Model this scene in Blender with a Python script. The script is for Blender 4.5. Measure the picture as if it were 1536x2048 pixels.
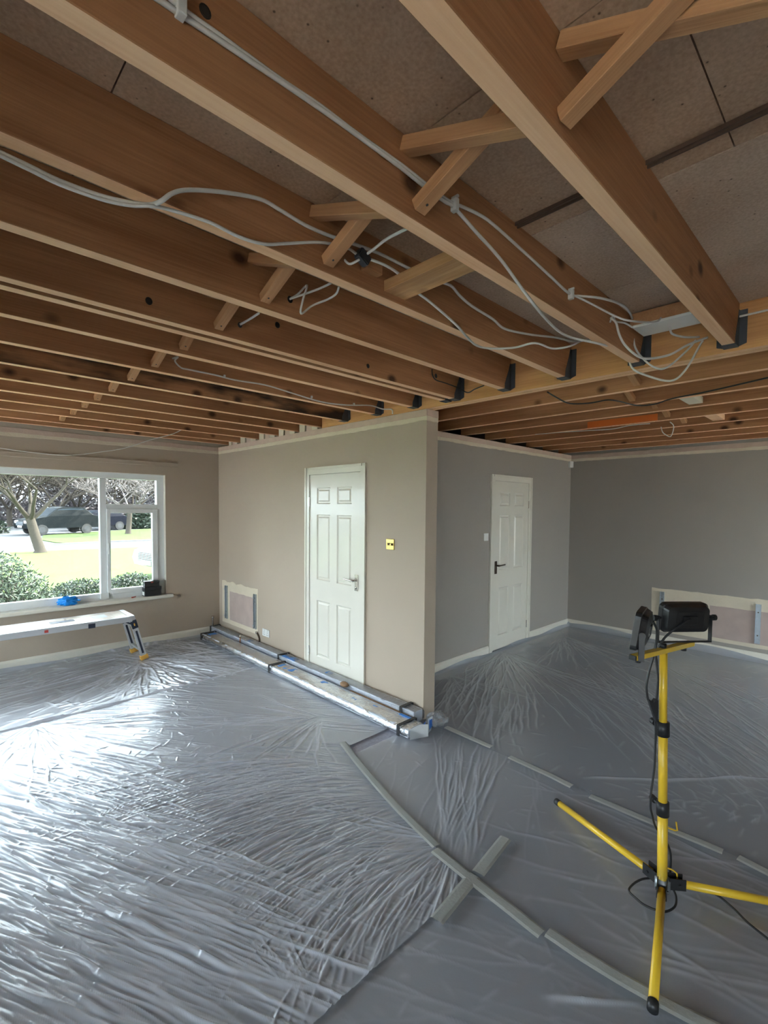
import bpy, bmesh, math, random
import numpy as np
from mathutils import Vector, Matrix, noise as mnoise

random.seed(7); np.random.seed(7)
S = bpy.context.scene
COL = S.collection
for o in list(bpy.data.objects): bpy.data.objects.remove(o)

# ------------------------------------------------------------------ camera
FPX = 956.275
cam_d = bpy.data.cameras.new('camera'); cam = bpy.data.objects.new('camera', cam_d); COL.objects.link(cam)
cam_d.sensor_fit = 'HORIZONTAL'; cam_d.sensor_width = 36.0; cam_d.lens = FPX/1536*36.0
cam_d.shift_x = -21.886/1536; cam_d.shift_y = 29.629/1536
cam_d.clip_start = 0.02; cam_d.clip_end = 300
_r = Vector((0.71036, -0.703776, 0.00936)); _u = Vector((0.021829, 0.035321, 0.999138)); _f = Vector((0.703499, 0.709544, -0.040454))
cam.matrix_world = Matrix(((_r.x, _u.x, -_f.x, -2.7398), (_r.y, _u.y, -_f.y, -6.0033), (_r.z, _u.z, -_f.z, 1.6504), (0, 0, 0, 1)))
S.camera = cam

# ------------------------------------------------------------------ world, sun, exposure
W = bpy.data.worlds.new('world'); S.world = W; W.use_nodes = True
_bg = W.node_tree.nodes['Background']; _bg.inputs[0].default_value = (0.80, 0.90, 1.0, 1); _bg.inputs[1].default_value = 1.0
sun_d = bpy.data.lights.new('sun', 'SUN'); sun_d.energy = 2.7; sun_d.angle = math.radians(2); sun_d.color = (1, 0.93, 0.8)
sun = bpy.data.objects.new('sun', sun_d); COL.objects.link(sun)
sun.rotation_euler = Vector((-0.80, 0.05, -0.60)).to_track_quat('-Z', 'Y').to_euler()
S.view_settings.view_transform = 'Standard'; S.view_settings.look = 'None'
S.view_settings.gamma = 1.0; S.view_settings.use_curve_mapping = False
S.view_settings.exposure = 3.75
S.cycles.max_bounces = 5; S.cycles.diffuse_bounces = 3; S.cycles.glossy_bounces = 2; S.cycles.transmission_bounces = 2; S.cycles.transparent_max_bounces = 8
S.cycles.use_adaptive_sampling = True; S.cycles.adaptive_threshold = .07; S.cycles.adaptive_min_samples = 12
S.cycles.sample_clamp_indirect = 6.0
S.cycles.use_denoising = True

def portal(name, loc, direction, sx, sy):
    d = bpy.data.lights.new(name, 'AREA'); d.shape = 'RECTANGLE'; d.size = sx; d.size_y = sy; d.cycles.is_portal = True
    o = bpy.data.objects.new(name, d); COL.objects.link(o); o.location = loc
    o.rotation_euler = Vector(direction).to_track_quat('-Z', 'Z').to_euler(); return o

# ------------------------------------------------------------------ helpers
OFF = {}
def new_bm(): return bmesh.new()
def box(bm, x0, x1, y0, y1, z0, z1):
    v = [bm.verts.new((x, y, z)) for z in (z0, z1) for y in (y0, y1) for x in (x0, x1)]
    for f in ((0, 2, 3, 1), (4, 5, 7, 6), (0, 1, 5, 4), (2, 6, 7, 3), (0, 4, 6, 2), (1, 3, 7, 5)):
        bm.faces.new([v[i] for i in f])
    return v
def tube(bm, pts, r, n=8, cap=True, flat=1.0):
    pts = [Vector(q) for q in pts]; rings = []; rr = r if isinstance(r, (list, tuple)) else [r]*len(pts)
    t0 = (pts[1]-pts[0]).normalized(); ref = Vector((0, 0, 1)) if abs(t0.z) < .9 else Vector((1, 0, 0))
    a = t0.cross(ref).normalized()
    for i, q in enumerate(pts):
        t = (pts[min(i+1, len(pts)-1)]-pts[max(i-1, 0)])
        if t.length < 1e-9: t = t0
        t.normalize(); a = (a-t*a.dot(t))
        a = a.normalized() if a.length > 1e-6 else t.orthogonal().normalized()
        b = t.cross(a)
        rings.append([bm.verts.new(q+rr[i]*(a*math.cos(2*math.pi*k/n)*flat+b*math.sin(2*math.pi*k/n))) for k in range(n)])
    for i in range(len(rings)-1):
        for k in range(n): bm.faces.new((rings[i][k], rings[i][(k+1) % n], rings[i+1][(k+1) % n], rings[i+1][k]))
    if cap:
        bm.faces.new(rings[0][::-1]); bm.faces.new(rings[-1])
def spline(pts, sub=5):
    P = [Vector(q) for q in pts]; out = []
    for i in range(len(P)-1):
        p0, p1, p2, p3 = P[max(i-1, 0)], P[i], P[i+1], P[min(i+2, len(P)-1)]
        for k in range(sub):
            t = k/sub
            out.append(0.5*((2*p1)+(-p0+p2)*t+(2*p0-5*p1+4*p2-p3)*t*t+(-p0+3*p1-3*p2+p3)*t**3))
    out.append(P[-1]); return out
def prism(bm, poly, axis, a, b):
    """extrude a 2-D polygon along an axis ('x','y','z') from a to b"""
    def mp(u, v, w): return {'x': (w, u, v), 'y': (u, w, v), 'z': (u, v, w)}[axis]
    A = [bm.verts.new(mp(u, v, a)) for u, v in poly]; B = [bm.verts.new(mp(u, v, b)) for u, v in poly]
    n = len(poly); bm.faces.new(A); bm.faces.new(B[::-1])
    for i in range(n): bm.faces.new((A[i], B[i], B[(i+1) % n], A[(i+1) % n]))
def finish(name, bm, mat, parent=None, bevel=0, smooth=False, seg=2):
    bmesh.ops.recalc_face_normals(bm, faces=bm.faces)
    if bevel: bmesh.ops.bevel(bm, geom=bm.edges[:], offset=bevel, segments=seg, affect='EDGES', profile=0.5)
    me = bpy.data.meshes.new(name); bm.to_mesh(me); bm.free()
    mats = mat if isinstance(mat, (list, tuple)) else [mat]
    for m in mats: me.materials.append(m)
    if smooth:
        for f in me.polygons: f.use_smooth = True
    o = bpy.data.objects.new(name, me); COL.objects.link(o)
    if parent is not None:
        off = OFF.get(parent.name, Vector()); me.transform(Matrix.Translation(-off)); OFF[o.name] = off; o.parent = parent
    return o
def tag(o, label=None, cat=None, group=None, kind=None):
    if label: o['label'] = label
    if cat: o['category'] = cat
    if group: o['group'] = group
    if kind: o['kind'] = kind
    return o
def root(name, loc, label=None, cat=None, group=None, kind=None):
    o = bpy.data.objects.new(name, None); COL.objects.link(o); o.location = loc; o.empty_display_size = .1
    OFF[o.name] = Vector(loc); return tag(o, label, cat, group, kind)
def B(name, dims, mat, parent=None, bevel=0, **k):
    bm = new_bm(); box(bm, *dims); return finish(name, bm, mat, parent, bevel, **k)
def T(name, pts, r, mat, parent=None, n=8, **k):
    bm = new_bm(); tube(bm, pts, r, n, **k); return finish(name, bm, mat, parent, smooth=True)

# ------------------------------------------------------------------ materials
def nodes(name):
    m = bpy.data.materials.new(name); m.use_nodes = True; nt = m.node_tree
    return m, nt, nt.nodes['Principled BSDF']
def N(nt, t, **k):
    n = nt.nodes.new(t)
    for a, b in k.items(): setattr(n, a, b)
    return n
def mat(name, col, rough=.6, metal=0., spec=.5, bump=0., bscale=40., var=0., vscale=6., coat=0.):
    m, nt, b = nodes(name)
    b.inputs['Base Color'].default_value = (*col, 1); b.inputs['Roughness'].default_value = rough
    b.inputs['Metallic'].default_value = metal; b.inputs['Specular IOR Level'].default_value = spec
    b.inputs['Coat Weight'].default_value = coat
    tc = N(nt, 'ShaderNodeTexCoord')
    if var:
        n = N(nt, 'ShaderNodeTexNoise'); n.inputs['Scale'].default_value = vscale; n.inputs['Detail'].default_value = 6
        nt.links.new(tc.outputs['Object'], n.inputs['Vector'])
        r = N(nt, 'ShaderNodeMix', data_type='RGBA'); r.inputs[6].default_value = (*[c*(1-var) for c in col], 1)
        r.inputs[7].default_value = (*[min(1, c*(1+var)) for c in col], 1)
        nt.links.new(n.outputs[0], r.inputs[0]); nt.links.new(r.outputs[2], b.inputs['Base Color'])
    if bump:
        n2 = N(nt, 'ShaderNodeTexNoise'); n2.inputs['Scale'].default_value = bscale; n2.inputs['Detail'].default_value = 4
        nt.links.new(tc.outputs['Object'], n2.inputs['Vector'])
        bp = N(nt, 'ShaderNodeBump'); bp.inputs['Strength'].default_value = bump; bp.inputs['Distance'].default_value = .01
        nt.links.new(n2.outputs[0], bp.inputs['Height']); nt.links.new(bp.outputs[0], b.inputs['Normal'])
    return m
def wood(name, dark, light, axis='x', knots=True, stain=0., rough=.7):
    m, nt, b = nodes(name); L = nt.links.new
    tc = N(nt, 'ShaderNodeTexCoord'); oi = N(nt, 'ShaderNodeObjectInfo')
    mul = N(nt, 'ShaderNodeVectorMath', operation='SCALE'); mul.inputs[0].default_value = (17., 9., 5.)
    L(oi.outputs['Random'], mul.inputs['Scale'])
    add = N(nt, 'ShaderNodeVectorMath', operation='ADD'); L(tc.outputs['Object'], add.inputs[0]); L(mul.outputs[0], add.inputs[1])
    def mapped(lo, hi):
        mp = N(nt, 'ShaderNodeMapping'); mp.inputs['Scale'].default_value = (lo, hi, hi) if axis == 'x' else (hi, lo, hi)
        L(add.outputs[0], mp.inputs['Vector']); return mp.outputs[0]
    n1 = N(nt, 'ShaderNodeTexNoise'); n1.inputs['Scale'].default_value = 1; n1.inputs['Detail'].default_value = 5; L(mapped(1.2, 14), n1.inputs['Vector'])
    n2 = N(nt, 'ShaderNodeTexNoise'); n2.inputs['Scale'].default_value = 1; n2.inputs['Detail'].default_value = 3; L(mapped(4, 150), n2.inputs['Vector'])
    mx = N(nt, 'ShaderNodeMix', data_type='RGBA'); mx.inputs[6].default_value = (*dark, 1); mx.inputs[7].default_value = (*light, 1)
    ma = N(nt, 'ShaderNodeMath', operation='MULTIPLY_ADD'); ma.inputs[1].default_value = .35; L(n2.outputs[0], ma.inputs[0])
    mr = N(nt, 'ShaderNodeMath', operation='MULTIPLY'); mr.inputs[1].default_value = .65; L(n1.outputs[0], mr.inputs[0]); L(mr.outputs[0], ma.inputs[2])
    rp = N(nt, 'ShaderNodeMapRange'); rp.inputs[1].default_value = .36; rp.inputs[2].default_value = .64; L(ma.outputs[0], rp.inputs[0])
    L(rp.outputs[0], mx.inputs[0]); out = mx.outputs[2]
    if knots:
        vo = N(nt, 'ShaderNodeTexVoronoi'); vo.inputs['Scale'].default_value = 1; L(mapped(4.0, 5.5), vo.inputs['Vector'])
        kr = N(nt, 'ShaderNodeMapRange'); kr.inputs[1].default_value = .07; kr.inputs[2].default_value = .19; kr.inputs[3].default_value = .9; kr.inputs[4].default_value = 0.; L(vo.outputs['Distance'], kr.inputs[0])
        kx = N(nt, 'ShaderNodeMix', data_type='RGBA'); kx.inputs[7].default_value = (.045, .016, .007, 1); L(kr.outputs[0], kx.inputs[0]); L(out, kx.inputs[6]); out = kx.outputs[2]
    if stain:
        n3 = N(nt, 'ShaderNodeTexNoise'); n3.inputs['Scale'].default_value = 1; n3.inputs['Detail'].default_value = 5; L(mapped(2.2, 9), n3.inputs['Vector'])
        sr = N(nt, 'ShaderNodeMapRange'); sr.inputs[1].default_value = .36; sr.inputs[2].default_value = .56; sr.inputs[4].default_value = stain; L(n3.outputs[0], sr.inputs[0])
        sx = N(nt, 'ShaderNodeMix', data_type='RGBA'); sx.inputs[7].default_value = (.02, .016, .016, 1); L(sr.outputs[0], sx.inputs[0]); L(out, sx.inputs[6]); out = sx.outputs[2]
    L(out, b.inputs['Base Color']); b.inputs['Roughness'].default_value = rough; b.inputs['Specular IOR Level'].default_value = .25
    bp = N(nt, 'ShaderNodeBump'); bp.inputs['Strength'].default_value = .25; bp.inputs['Distance'].default_value = .004
    L(n2.outputs[0], bp.inputs['Height']); L(bp.outputs[0], b.inputs['Normal'])
    return m
def chip(name, c1, c2):
    m, nt, b = nodes(name); L = nt.links.new; tc = N(nt, 'ShaderNodeTexCoord')
    n1 = N(nt, 'ShaderNodeTexNoise'); n1.inputs['Scale'].default_value = 110; n1.inputs['Detail'].default_value = 3; L(tc.outputs['Object'], n1.inputs['Vector'])
    n2 = N(nt, 'ShaderNodeTexNoise'); n2.inputs['Scale'].default_value = 3; n2.inputs['Detail'].default_value = 5; L(tc.outputs['Object'], n2.inputs['Vector'])
    vo = N(nt, 'ShaderNodeTexVoronoi'); vo.inputs['Scale'].default_value = 24; L(tc.outputs['Object'], vo.inputs['Vector'])
    ad = N(nt, 'ShaderNodeMath', operation='ADD'); L(n1.outputs[0], ad.inputs[0]); L(n2.outputs[0], ad.inputs[1])
    rp = N(nt, 'ShaderNodeMapRange'); rp.inputs[1].default_value = .7; rp.inputs[2].default_value = 1.3; L(ad.outputs[0], rp.inputs[0])
    mx = N(nt, 'ShaderNodeMix', data_type='RGBA'); mx.inputs[6].default_value = (*c1, 1); mx.inputs[7].default_value = (*c2, 1); L(rp.outputs[0], mx.inputs[0])
    kr = N(nt, 'ShaderNodeMapRange'); kr.inputs[1].default_value = .03; kr.inputs[2].default_value = .10; kr.inputs[3].default_value = .8; kr.inputs[4].default_value = 0; L(vo.outputs['Distance'], kr.inputs[0])
    kx = N(nt, 'ShaderNodeMix', data_type='RGBA'); kx.inputs[7].default_value = (.04, .022, .012, 1); L(kr.outputs[0], kx.inputs[0]); L(mx.outputs[2], kx.inputs[6])
    L(kx.outputs[2], b.inputs['Base Color']); b.inputs['Roughness'].default_value = .75; b.inputs['Specular IOR Level'].default_value = .2
    return m
def film_mat(name, milk=.2, gloss=.16, scale=28., bump=.35, tint=(.82, .86, .92), gather=.45):
    """thin polythene sheet: mostly clear, a little milky, glossy by Fresnel, finely creased"""
    m = bpy.data.materials.new(name); m.use_nodes = True; nt = m.node_tree; nt.nodes.clear(); L = nt.links.new
    out = N(nt, 'ShaderNodeOutputMaterial'); tc = N(nt, 'ShaderNodeTexCoord')
    n = N(nt, 'ShaderNodeTexNoise'); n.inputs['Scale'].default_value = scale; n.inputs['Detail'].default_value = 5; n.inputs['Distortion'].default_value = 1.2; L(tc.outputs['Object'], n.inputs['Vector'])
    bp = N(nt, 'ShaderNodeBump'); bp.inputs['Strength'].default_value = bump; bp.inputs['Distance'].default_value = .01; L(n.outputs[0], bp.inputs['Height'])
    tr = N(nt, 'ShaderNodeBsdfTransparent'); tr.inputs[0].default_value = (.97, .98, 1, 1)
    df = N(nt, 'ShaderNodeBsdfDiffuse'); df.inputs[0].default_value = (*tint, 1); L(bp.outputs[0], df.inputs['Normal'])
    tl = N(nt, 'ShaderNodeBsdfTranslucent'); tl.inputs[0].default_value = (*tint, 1)
    gl = N(nt, 'ShaderNodeBsdfGlossy'); gl.inputs['Roughness'].default_value = gloss; L(bp.outputs[0], gl.inputs['Normal'])
    a = N(nt, 'ShaderNodeMixShader'); a.inputs[0].default_value = .35; L(df.outputs[0], a.inputs[1]); L(tl.outputs[0], a.inputs[2])
    c = N(nt, 'ShaderNodeMixShader'); L(tr.outputs[0], c.inputs[1])
    at = N(nt, 'ShaderNodeAttribute', attribute_name='gather')      # folded film lies several layers thick and looks milkier
    gm = N(nt, 'ShaderNodeMath', operation='MULTIPLY_ADD', use_clamp=True); gm.inputs[1].default_value = gather; gm.inputs[2].default_value = milk; L(at.outputs['Fac'], gm.inputs[0]); L(gm.outputs[0], c.inputs[0]); L(a.outputs[0], c.inputs[2])
    fr = N(nt, 'ShaderNodeFresnel'); fr.inputs['IOR'].default_value = 1.5; L(bp.outputs[0], fr.inputs['Normal'])
    mu = N(nt, 'ShaderNodeMath', operation='MULTIPLY_ADD', use_clamp=True); mu.inputs[1].default_value = 1.6; mu.inputs[2].default_value = .02; L(fr.outputs[0], mu.inputs[0])
    d = N(nt, 'ShaderNodeMixShader'); L(mu.outputs[0], d.inputs[0]); L(c.outputs[0], d.inputs[1]); L(gl.outputs[0], d.inputs[2])
    L(d.outputs[0], out.inputs[0]); return m
def glass_mat(name, tint=(.95, .98, .97)):
    m = bpy.data.materials.new(name); m.use_nodes = True; nt = m.node_tree; nt.nodes.clear(); L = nt.links.new
    out = N(nt, 'ShaderNodeOutputMaterial'); tr = N(nt, 'ShaderNodeBsdfTransparent'); tr.inputs[0].default_value = (*tint, 1)
    gl = N(nt, 'ShaderNodeBsdfGlossy'); gl.inputs['Roughness'].default_value = .02
    fr = N(nt, 'ShaderNodeFresnel'); fr.inputs['IOR'].default_value = 1.35
    d = N(nt, 'ShaderNodeMixShader'); L(fr.outputs[0], d.inputs[0]); L(tr.outputs[0], d.inputs[1]); L(gl.outputs[0], d.inputs[2]); L(d.outputs[0], out.inputs[0]); return m

M = {}
M['paint'] = mat('taupe_paint', (.46, .378, .298), .75, spec=.25, bump=.08, bscale=90, var=.03, vscale=1.5)
M['paint_grey'] = mat('grey_taupe_paint', (.35, .315, .28), .75, spec=.25, bump=.08, bscale=90, var=.03, vscale=1.5)  # same taupe, darkened: the back room's shade is put into the colour
M['plaster'] = mat('bare_plaster', (.60, .45, .37), .9, spec=.1, bump=.3, bscale=35, var=.12, vscale=14)
M['filler'] = mat('cream_filler', (.68, .60, .47), .85, spec=.15, bump=.3, bscale=50, var=.08, vscale=10)
M['patchboard'] = mat('radiator_patch_board', (.47, .37, .33), .9, spec=.1, var=.15, vscale=7)
M['gloss'] = mat('white_gloss', (.74, .70, .61), .3, spec=.5, coat=.2)
M['upvc'] = mat('white_frame', (.78, .80, .80), .35, spec=.5)
M['white_plastic'] = mat('white_plastic', (.78, .78, .76), .35)
M['carpet'] = mat('grey_carpet', (.40, .395, .46), .95, spec=.1, bump=.6, bscale=300, var=.35, vscale=45)
M['outer'] = mat('render_wall', (.5, .47, .42), .9)
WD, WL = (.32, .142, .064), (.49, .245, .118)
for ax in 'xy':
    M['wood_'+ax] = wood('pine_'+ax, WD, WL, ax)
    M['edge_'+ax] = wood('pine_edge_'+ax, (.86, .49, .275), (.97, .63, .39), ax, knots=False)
M['wood_stain'] = wood('pine_stained', WD, WL, 'x', stain=.95)
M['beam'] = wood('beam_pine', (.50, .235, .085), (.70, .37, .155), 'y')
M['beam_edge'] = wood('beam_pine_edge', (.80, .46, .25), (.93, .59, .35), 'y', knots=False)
M['strut'] = wood('strut_pine', (.44, .215, .098), (.60, .33, .165), 'x', knots=False)
M['rough_timber'] = wood('rough_timber', (.64, .32, .125), (.84, .50, .25), 'y', stain=.35)
M['chip'] = chip('chipboard', (.46, .30, .195), (.67, .455, .31))
M['chip2'] = chip('chipboard_stained', (.50, .355, .255), (.70, .535, .41))
M['hanger'] = mat('dark_galvanised', (.075, .08, .095), .55, metal=.3, var=.15)
M['darkgap'] = mat('dark_metal_strip', (.12, .07, .05), .7)
M['cable'] = mat('white_cable', (.72, .70, .67), .45)
M['blackcable'] = mat('black_cable', (.02, .02, .022), .4)
M['black'] = mat('black_plastic', (.018, .018, .02), .45)
M['blackgl'] = mat('black_enamel', (.014, .014, .016), .32, bump=.05, bscale=60)
M['yellow'] = mat('yellow_paint', (.78, .50, .035), .35, var=.06, vscale=20, coat=.2)
M['alu'] = mat('aluminium', (.72, .73, .75), .38, metal=.75, var=.05)
M['aludeck'] = mat('aluminium_deck', (.66, .59, .51), .5, metal=.3, var=.08, vscale=12)
M['chrome'] = mat('satin_nickel', (.62, .58, .53), .22, metal=1.)
M['brass'] = mat('brass', (.62, .45, .17), .28, metal=1.)
M['bronze'] = mat('dark_bronze', (.10, .07, .05), .4, metal=.8)
M['galv'] = mat('galvanised_steel', (.44, .48, .52), .42, metal=.7, var=.15, vscale=30)
M['copper'] = mat('copper', (.45, .22, .12), .4, metal=.9)
M['amber'] = mat('amber_rubber', (.60, .33, .06), .5)
M['navy'] = mat('navy_plastic', (.02, .03, .06), .4)
M['blue'] = mat('blue_print', (.05, .22, .60), .5)
M['palepack'] = mat('white_card', (.66, .67, .68), .55, var=.08, vscale=18)
M['packgrey'] = mat('grey_card', (.60, .64, .72), .5, var=.12, vscale=9)
M['brown'] = mat('brown_card', (.28, .165, .09), .8)
M['tape'] = mat('pale_masking_tape', (.66, .67, .64), .6, bump=.15, bscale=80)
M['film'] = film_mat('polythene', .54, .26, scale=70., bump=.10, tint=(.86, .90, 1.0), gather=.42)
M['film_clear'] = film_mat('polythene_clear', .46, .20, scale=70., bump=.08, tint=(.84, .90, 1.0), gather=.24)
M['film_mid'] = film_mat('polythene_mid', .53, .24, scale=70., bump=.08, tint=(.85, .90, 1.0), gather=.28)
M['wrap'] = film_mat('shrink_wrap', .22, .10, scale=45, bump=.9)
M['glass'] = glass_mat('window_glass')
M['cloth'] = mat('blue_glove', (.01, .28, .85), .45)
M['red'] = mat('red_plastic', (.6, .08, .06), .5)
M['orange'] = mat('orange_sheet', (.75, .17, .02), .5)

# ================================================================== SETTING
XW, YS, XE, YD, YE, TP = -4.6, -7.8, 3.7356, -2.9592, -3.5718, .1313
H, ZJ, ZT = 2.40, 2.42, 2.62
tag(B('floor', (XW-.3, XE+.3, YS-.3, .25, -.2, 0), M['carpet']), kind='structure')

# window wall (north) with the opening
WX0, WX1, WZ0, WZ1 = -4.25, -.657, .58, 2.012
bm = new_bm()
box(bm, XW-.3, WX0, 0, .28, -.2, 2.72); box(bm, WX1, XE+.3, 0, .28, -.2, 2.72)
box(bm, WX0, WX1, 0, .28, -.2, WZ0); box(bm, WX0, WX1, 0, .28, WZ1, 2.72)
wall_n = tag(finish('wall_north', bm, M['paint']), kind='structure')
# partition with the door opening
D1A, D1B, DT = -2.042, -2.823, 1.966
bm = new_bm()
box(bm, 0, TP, D1A, 0, 0, H); box(bm, 0, TP, YE, D1B, 0, H); box(bm, 0, TP, D1B, D1A, DT, H)
wall_p = tag(finish('wall_partition', bm, M['paint']), kind='structure')
# hall wall with the second door
D2A, D2B = 1.838, 2.592
bm = new_bm()
box(bm, TP, D2A, YD, YD+.12, 0, H); box(bm, D2B, XE, YD, YD+.12, 0, H); box(bm, D2A, D2B, YD, YD+.12, DT, H)
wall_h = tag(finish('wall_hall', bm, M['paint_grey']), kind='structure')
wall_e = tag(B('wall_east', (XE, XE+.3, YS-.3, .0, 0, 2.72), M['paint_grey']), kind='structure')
VY0, VY1, VZ0, VZ1 = -2.9, -.2, .10, 2.12
bm = new_bm()
VW = [(VY0, VY1), (-7.5, -5.75)]  # second opening is unseen, added to brighten floor and joists near the camera
box(bm, XW-.3, XW, YS-.3, VW[1][0], 0, 2.72); box(bm, XW-.3, XW, VW[1][1], VY0, 0, 2.72); box(bm, XW-.3, XW, VY1, 0, 0, 2.72)
for ya, yb in VW: box(bm, XW-.3, XW, ya, yb, 0, VZ0); box(bm, XW-.3, XW, ya, yb, VZ1, 2.72)
wall_w = tag(finish('wall_west', bm, M['paint']), kind='structure')
# south wall behind the camera with wide garden glazing
SX0, SX1, SZ0, SZ1 = 1.9, 3.5, .10, 2.12
bm = new_bm()
box(bm, XW, SX0, YS-.3, YS, 0, 2.72); box(bm, SX1, XE, YS-.3, YS, 0, 2.72)
box(bm, SX0, SX1, YS-.3, YS, 0, SZ0); box(bm, SX0, SX1, YS-.3, YS, SZ1, 2.72)
wall_s = tag(finish('wall_south', bm, M['paint']), kind='structure')

# ragged plaster and filler bands where the coving was cut away
def band(name, wall, mt, axis, c, sgn, a, b, ztop, zlow, amp, proud, seed, step=.035):
    """axis 'x': runs along x on the plane y=c; axis 'y': runs along y on the plane x=c"""
    n = max(4, int(abs(b-a)/step)); bm = new_bm(); rows = []
    for i in range(n+1):
        u = a+(b-a)*i/n
        zl = zlow+amp*(mnoise.noise((u*5, seed, 0))+.7*mnoise.noise((u*19, seed, 3)))
        zh = ztop+(.35*amp*mnoise.noise((u*9, seed+7, 0)) if ztop < H-.001 else 0)
        pts = []
        for z, d in ((zl, 0), (zl+.003, proud), (zh-.002, proud), (zh, 0)):
            w = c+sgn*d; pts.append(bm.verts.new((u, w, z) if axis == 'x' else (w, u, z)))
        rows.append(pts)
    for r0, r1 in zip(rows, rows[1:]):
        for k in range(3): bm.faces.new((r0[k], r0[k+1], r1[k+1], r1[k]))
    bm.faces.new(rows[0]); bm.faces.new(rows[-1][::-1])
    return finish(name, bm, mt, wall)
for nm, w, ax, c, sg, a, b, sd in (('n', wall_n, 'x', 0, -1, XW, 0, 1.3), ('p', wall_p, 'y', 0, -1, 0, YE, 4.1), ('pe', wall_p, 'x', YE, -1, 0, TP, 8.2),
                                   ('h', wall_h, 'x', YD, -1, TP, XE, 11.7), ('e', wall_e, 'y', XE, -1, YD, YS, 15.9)):
    band('filler_band', w, M['filler'], ax, c, sg, a, b, 2.352, 2.312, .006, .003, sd)
    band('bare_plaster_band', w, M['plaster'], ax, c, sg, a, b, H, 2.346, .006, .005, sd+30)
    for q in w.children[-2:]: q['label'] = {'f': 'ragged cream filler edge', 'b': 'pink bare plaster strip'}[q.name[0]]

# skirting boards
def skirt(name, axis, c, a, b, h=.10, t=.016):
    bm = new_bm(); prof = [(0, 0), (-t, 0), (-t, h-.022), (-t*.55, h-.006), (-t*.3, h), (0, h)]
    if axis == 'x': prism(bm, [(c+u, v) for u, v in prof], 'x', a, b)
    else: prism(bm, [(c+u, v) for u, v in prof], 'y', a, b)
    return tag(finish(name, bm, M['gloss']), kind='structure')
skirt('baseboard_north', 'x', 0, XW, -.02)
skirt('baseboard_hall', 'x', YD, TP, 1.772); skirt('baseboard_hall_corner', 'x', YD, 2.658, XE)
skirt('baseboard_east', 'y', XE, YS, YD)

# ------------------------------------------------------------------ doors
def door(name, horiz, c, a, b, top, hinge_at_a, handle_mat, lift=0.0):
    """six-panel door. horiz 'y': lies on plane x=c (facing -x), from y=a to y=b; 'x': on plane y=c (facing -y)"""
    s = 1 if b > a else -1; w = abs(b-a)
    def P(u, d, z):      # u along the door from a, d out of the wall
        return (c-d, a+s*u, z) if horiz == 'y' else (a+s*u, c-d, z)
    def bx(bm, u0, u1, d0, d1, z0, z1):
        p, q = P(u0, d0, z0), P(u1, d1, z1)
        box(bm, min(p[0], q[0]), max(p[0], q[0]), min(p[1], q[1]), max(p[1], q[1]), z0, z1)
    r = root(name, P(w/2, 0, 0), kind='structure')
    A = .066
    for u0, u1, z0, z1 in ((-A, 0.004, 0, top+A), (w-.004, w+A, 0, top+A), (0.004, w-.004, top-.004, top+A)):
        bm = new_bm(); bx(bm, u0, u1, -.02, .014, z0, z1)
        if u0 < 0: bx(bm, u0, u0+.022, .014, .020, z0, z1)
        elif u1 > w: bx(bm, u1-.022, u1, .014, .020, z0, z1)
        else: bx(bm, u0-.02, u1+.02, .014, .020, z1-.022, z1)
        finish('architrave', bm, M['gloss'], r)
    # leaf: rails and stiles around recessed fielded panels
    g = .004; f = .004; bk = -.036; z0 = .012+lift; z1 = top-.006
    cols = [(.122, .334), (.437, .650)] if abs(w-.78) < .03 else [(.112, .322), (.410, .630)]
    rows = [(.182, .738), (.940, 1.575), (1.678, 1.833)]
    bm = new_bm()
    us = [g]+[v for q in cols for v in q]+[w-g]
    for i in (0, 2, 4): bx(bm, us[i], us[i+1], bk, f, z0, z1)
    zs = [z0]+[v for q in rows for v in q]+[z1]
    for (u0, u1) in cols:
        for i in range(0, len(zs), 2): bx(bm, u0, u1, bk, f, zs[i], zs[i+1])
    leaf = finish('door_leaf', bm, M['gloss'], r)
    for (u0, u1) in cols:
        for (v0, v1) in rows:
            bm = new_bm()
            rings = []
            for ins, d in ((0, f), (.010, f-.010), (.020, f-.010), (.034, f-.002)):
                rings.append([bm.verts.new(P(*q)) for q in ((u0+ins, d, v0+ins), (u1-ins, d, v0+ins), (u1-ins, d, v1-ins), (u0+ins, d, v1-ins))])
            for q0, q1 in zip(rings, rings[1:]):
                for k in range(4): bm.faces.new((q0[k], q0[(k+1) % 4], q1[(k+1) % 4], q1[k]))
            bm.faces.new(rings[-1]); finish('door_panel', bm, M['gloss'], leaf)
    for hz in (.22, 1.70):
        u = .002 if hinge_at_a else w-.002
        finish_h = new_bm(); tube(finish_h, [P(u, .010, hz-.045), P(u, .010, hz+.045)], .006, 8); finish('hinge', finish_h, M['chrome'], r)
    uh = w-.055 if hinge_at_a else .055; dr = -1 if hinge_at_a else 1
    hr = new_bm(); bx(hr, uh-.021, uh+.021, f, f+.008, .905, 1.05); pl = finish('handle', hr, handle_mat, leaf, bevel=.002)
    pl['label'] = 'lever handle on a tall backplate'
    bm = new_bm(); tube(bm, [P(uh, f+.008, 1.0), P(uh, f+.05, 1.0)], .010, 10)
    tube(bm, spline([P(uh, f+.048, 1.0), P(uh+dr*.02, f+.05, 1.001), P(uh+dr*.07, f+.05, 1.003), P(uh+dr*.125, f+.047, 1.004)]), .0075, 8)
    bx(bm, uh-.006, uh+.006, f+.008, f+.010, .925, .945)
    finish('handle_lever', bm, handle_mat, leaf, smooth=True)
    return r
door('door_1', 'y', 0, D1A, D1B, DT, True, M['chrome'])
door('door_2', 'x', YD, D2A, D2B, DT, False, M['bronze'], lift=.012)

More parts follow.
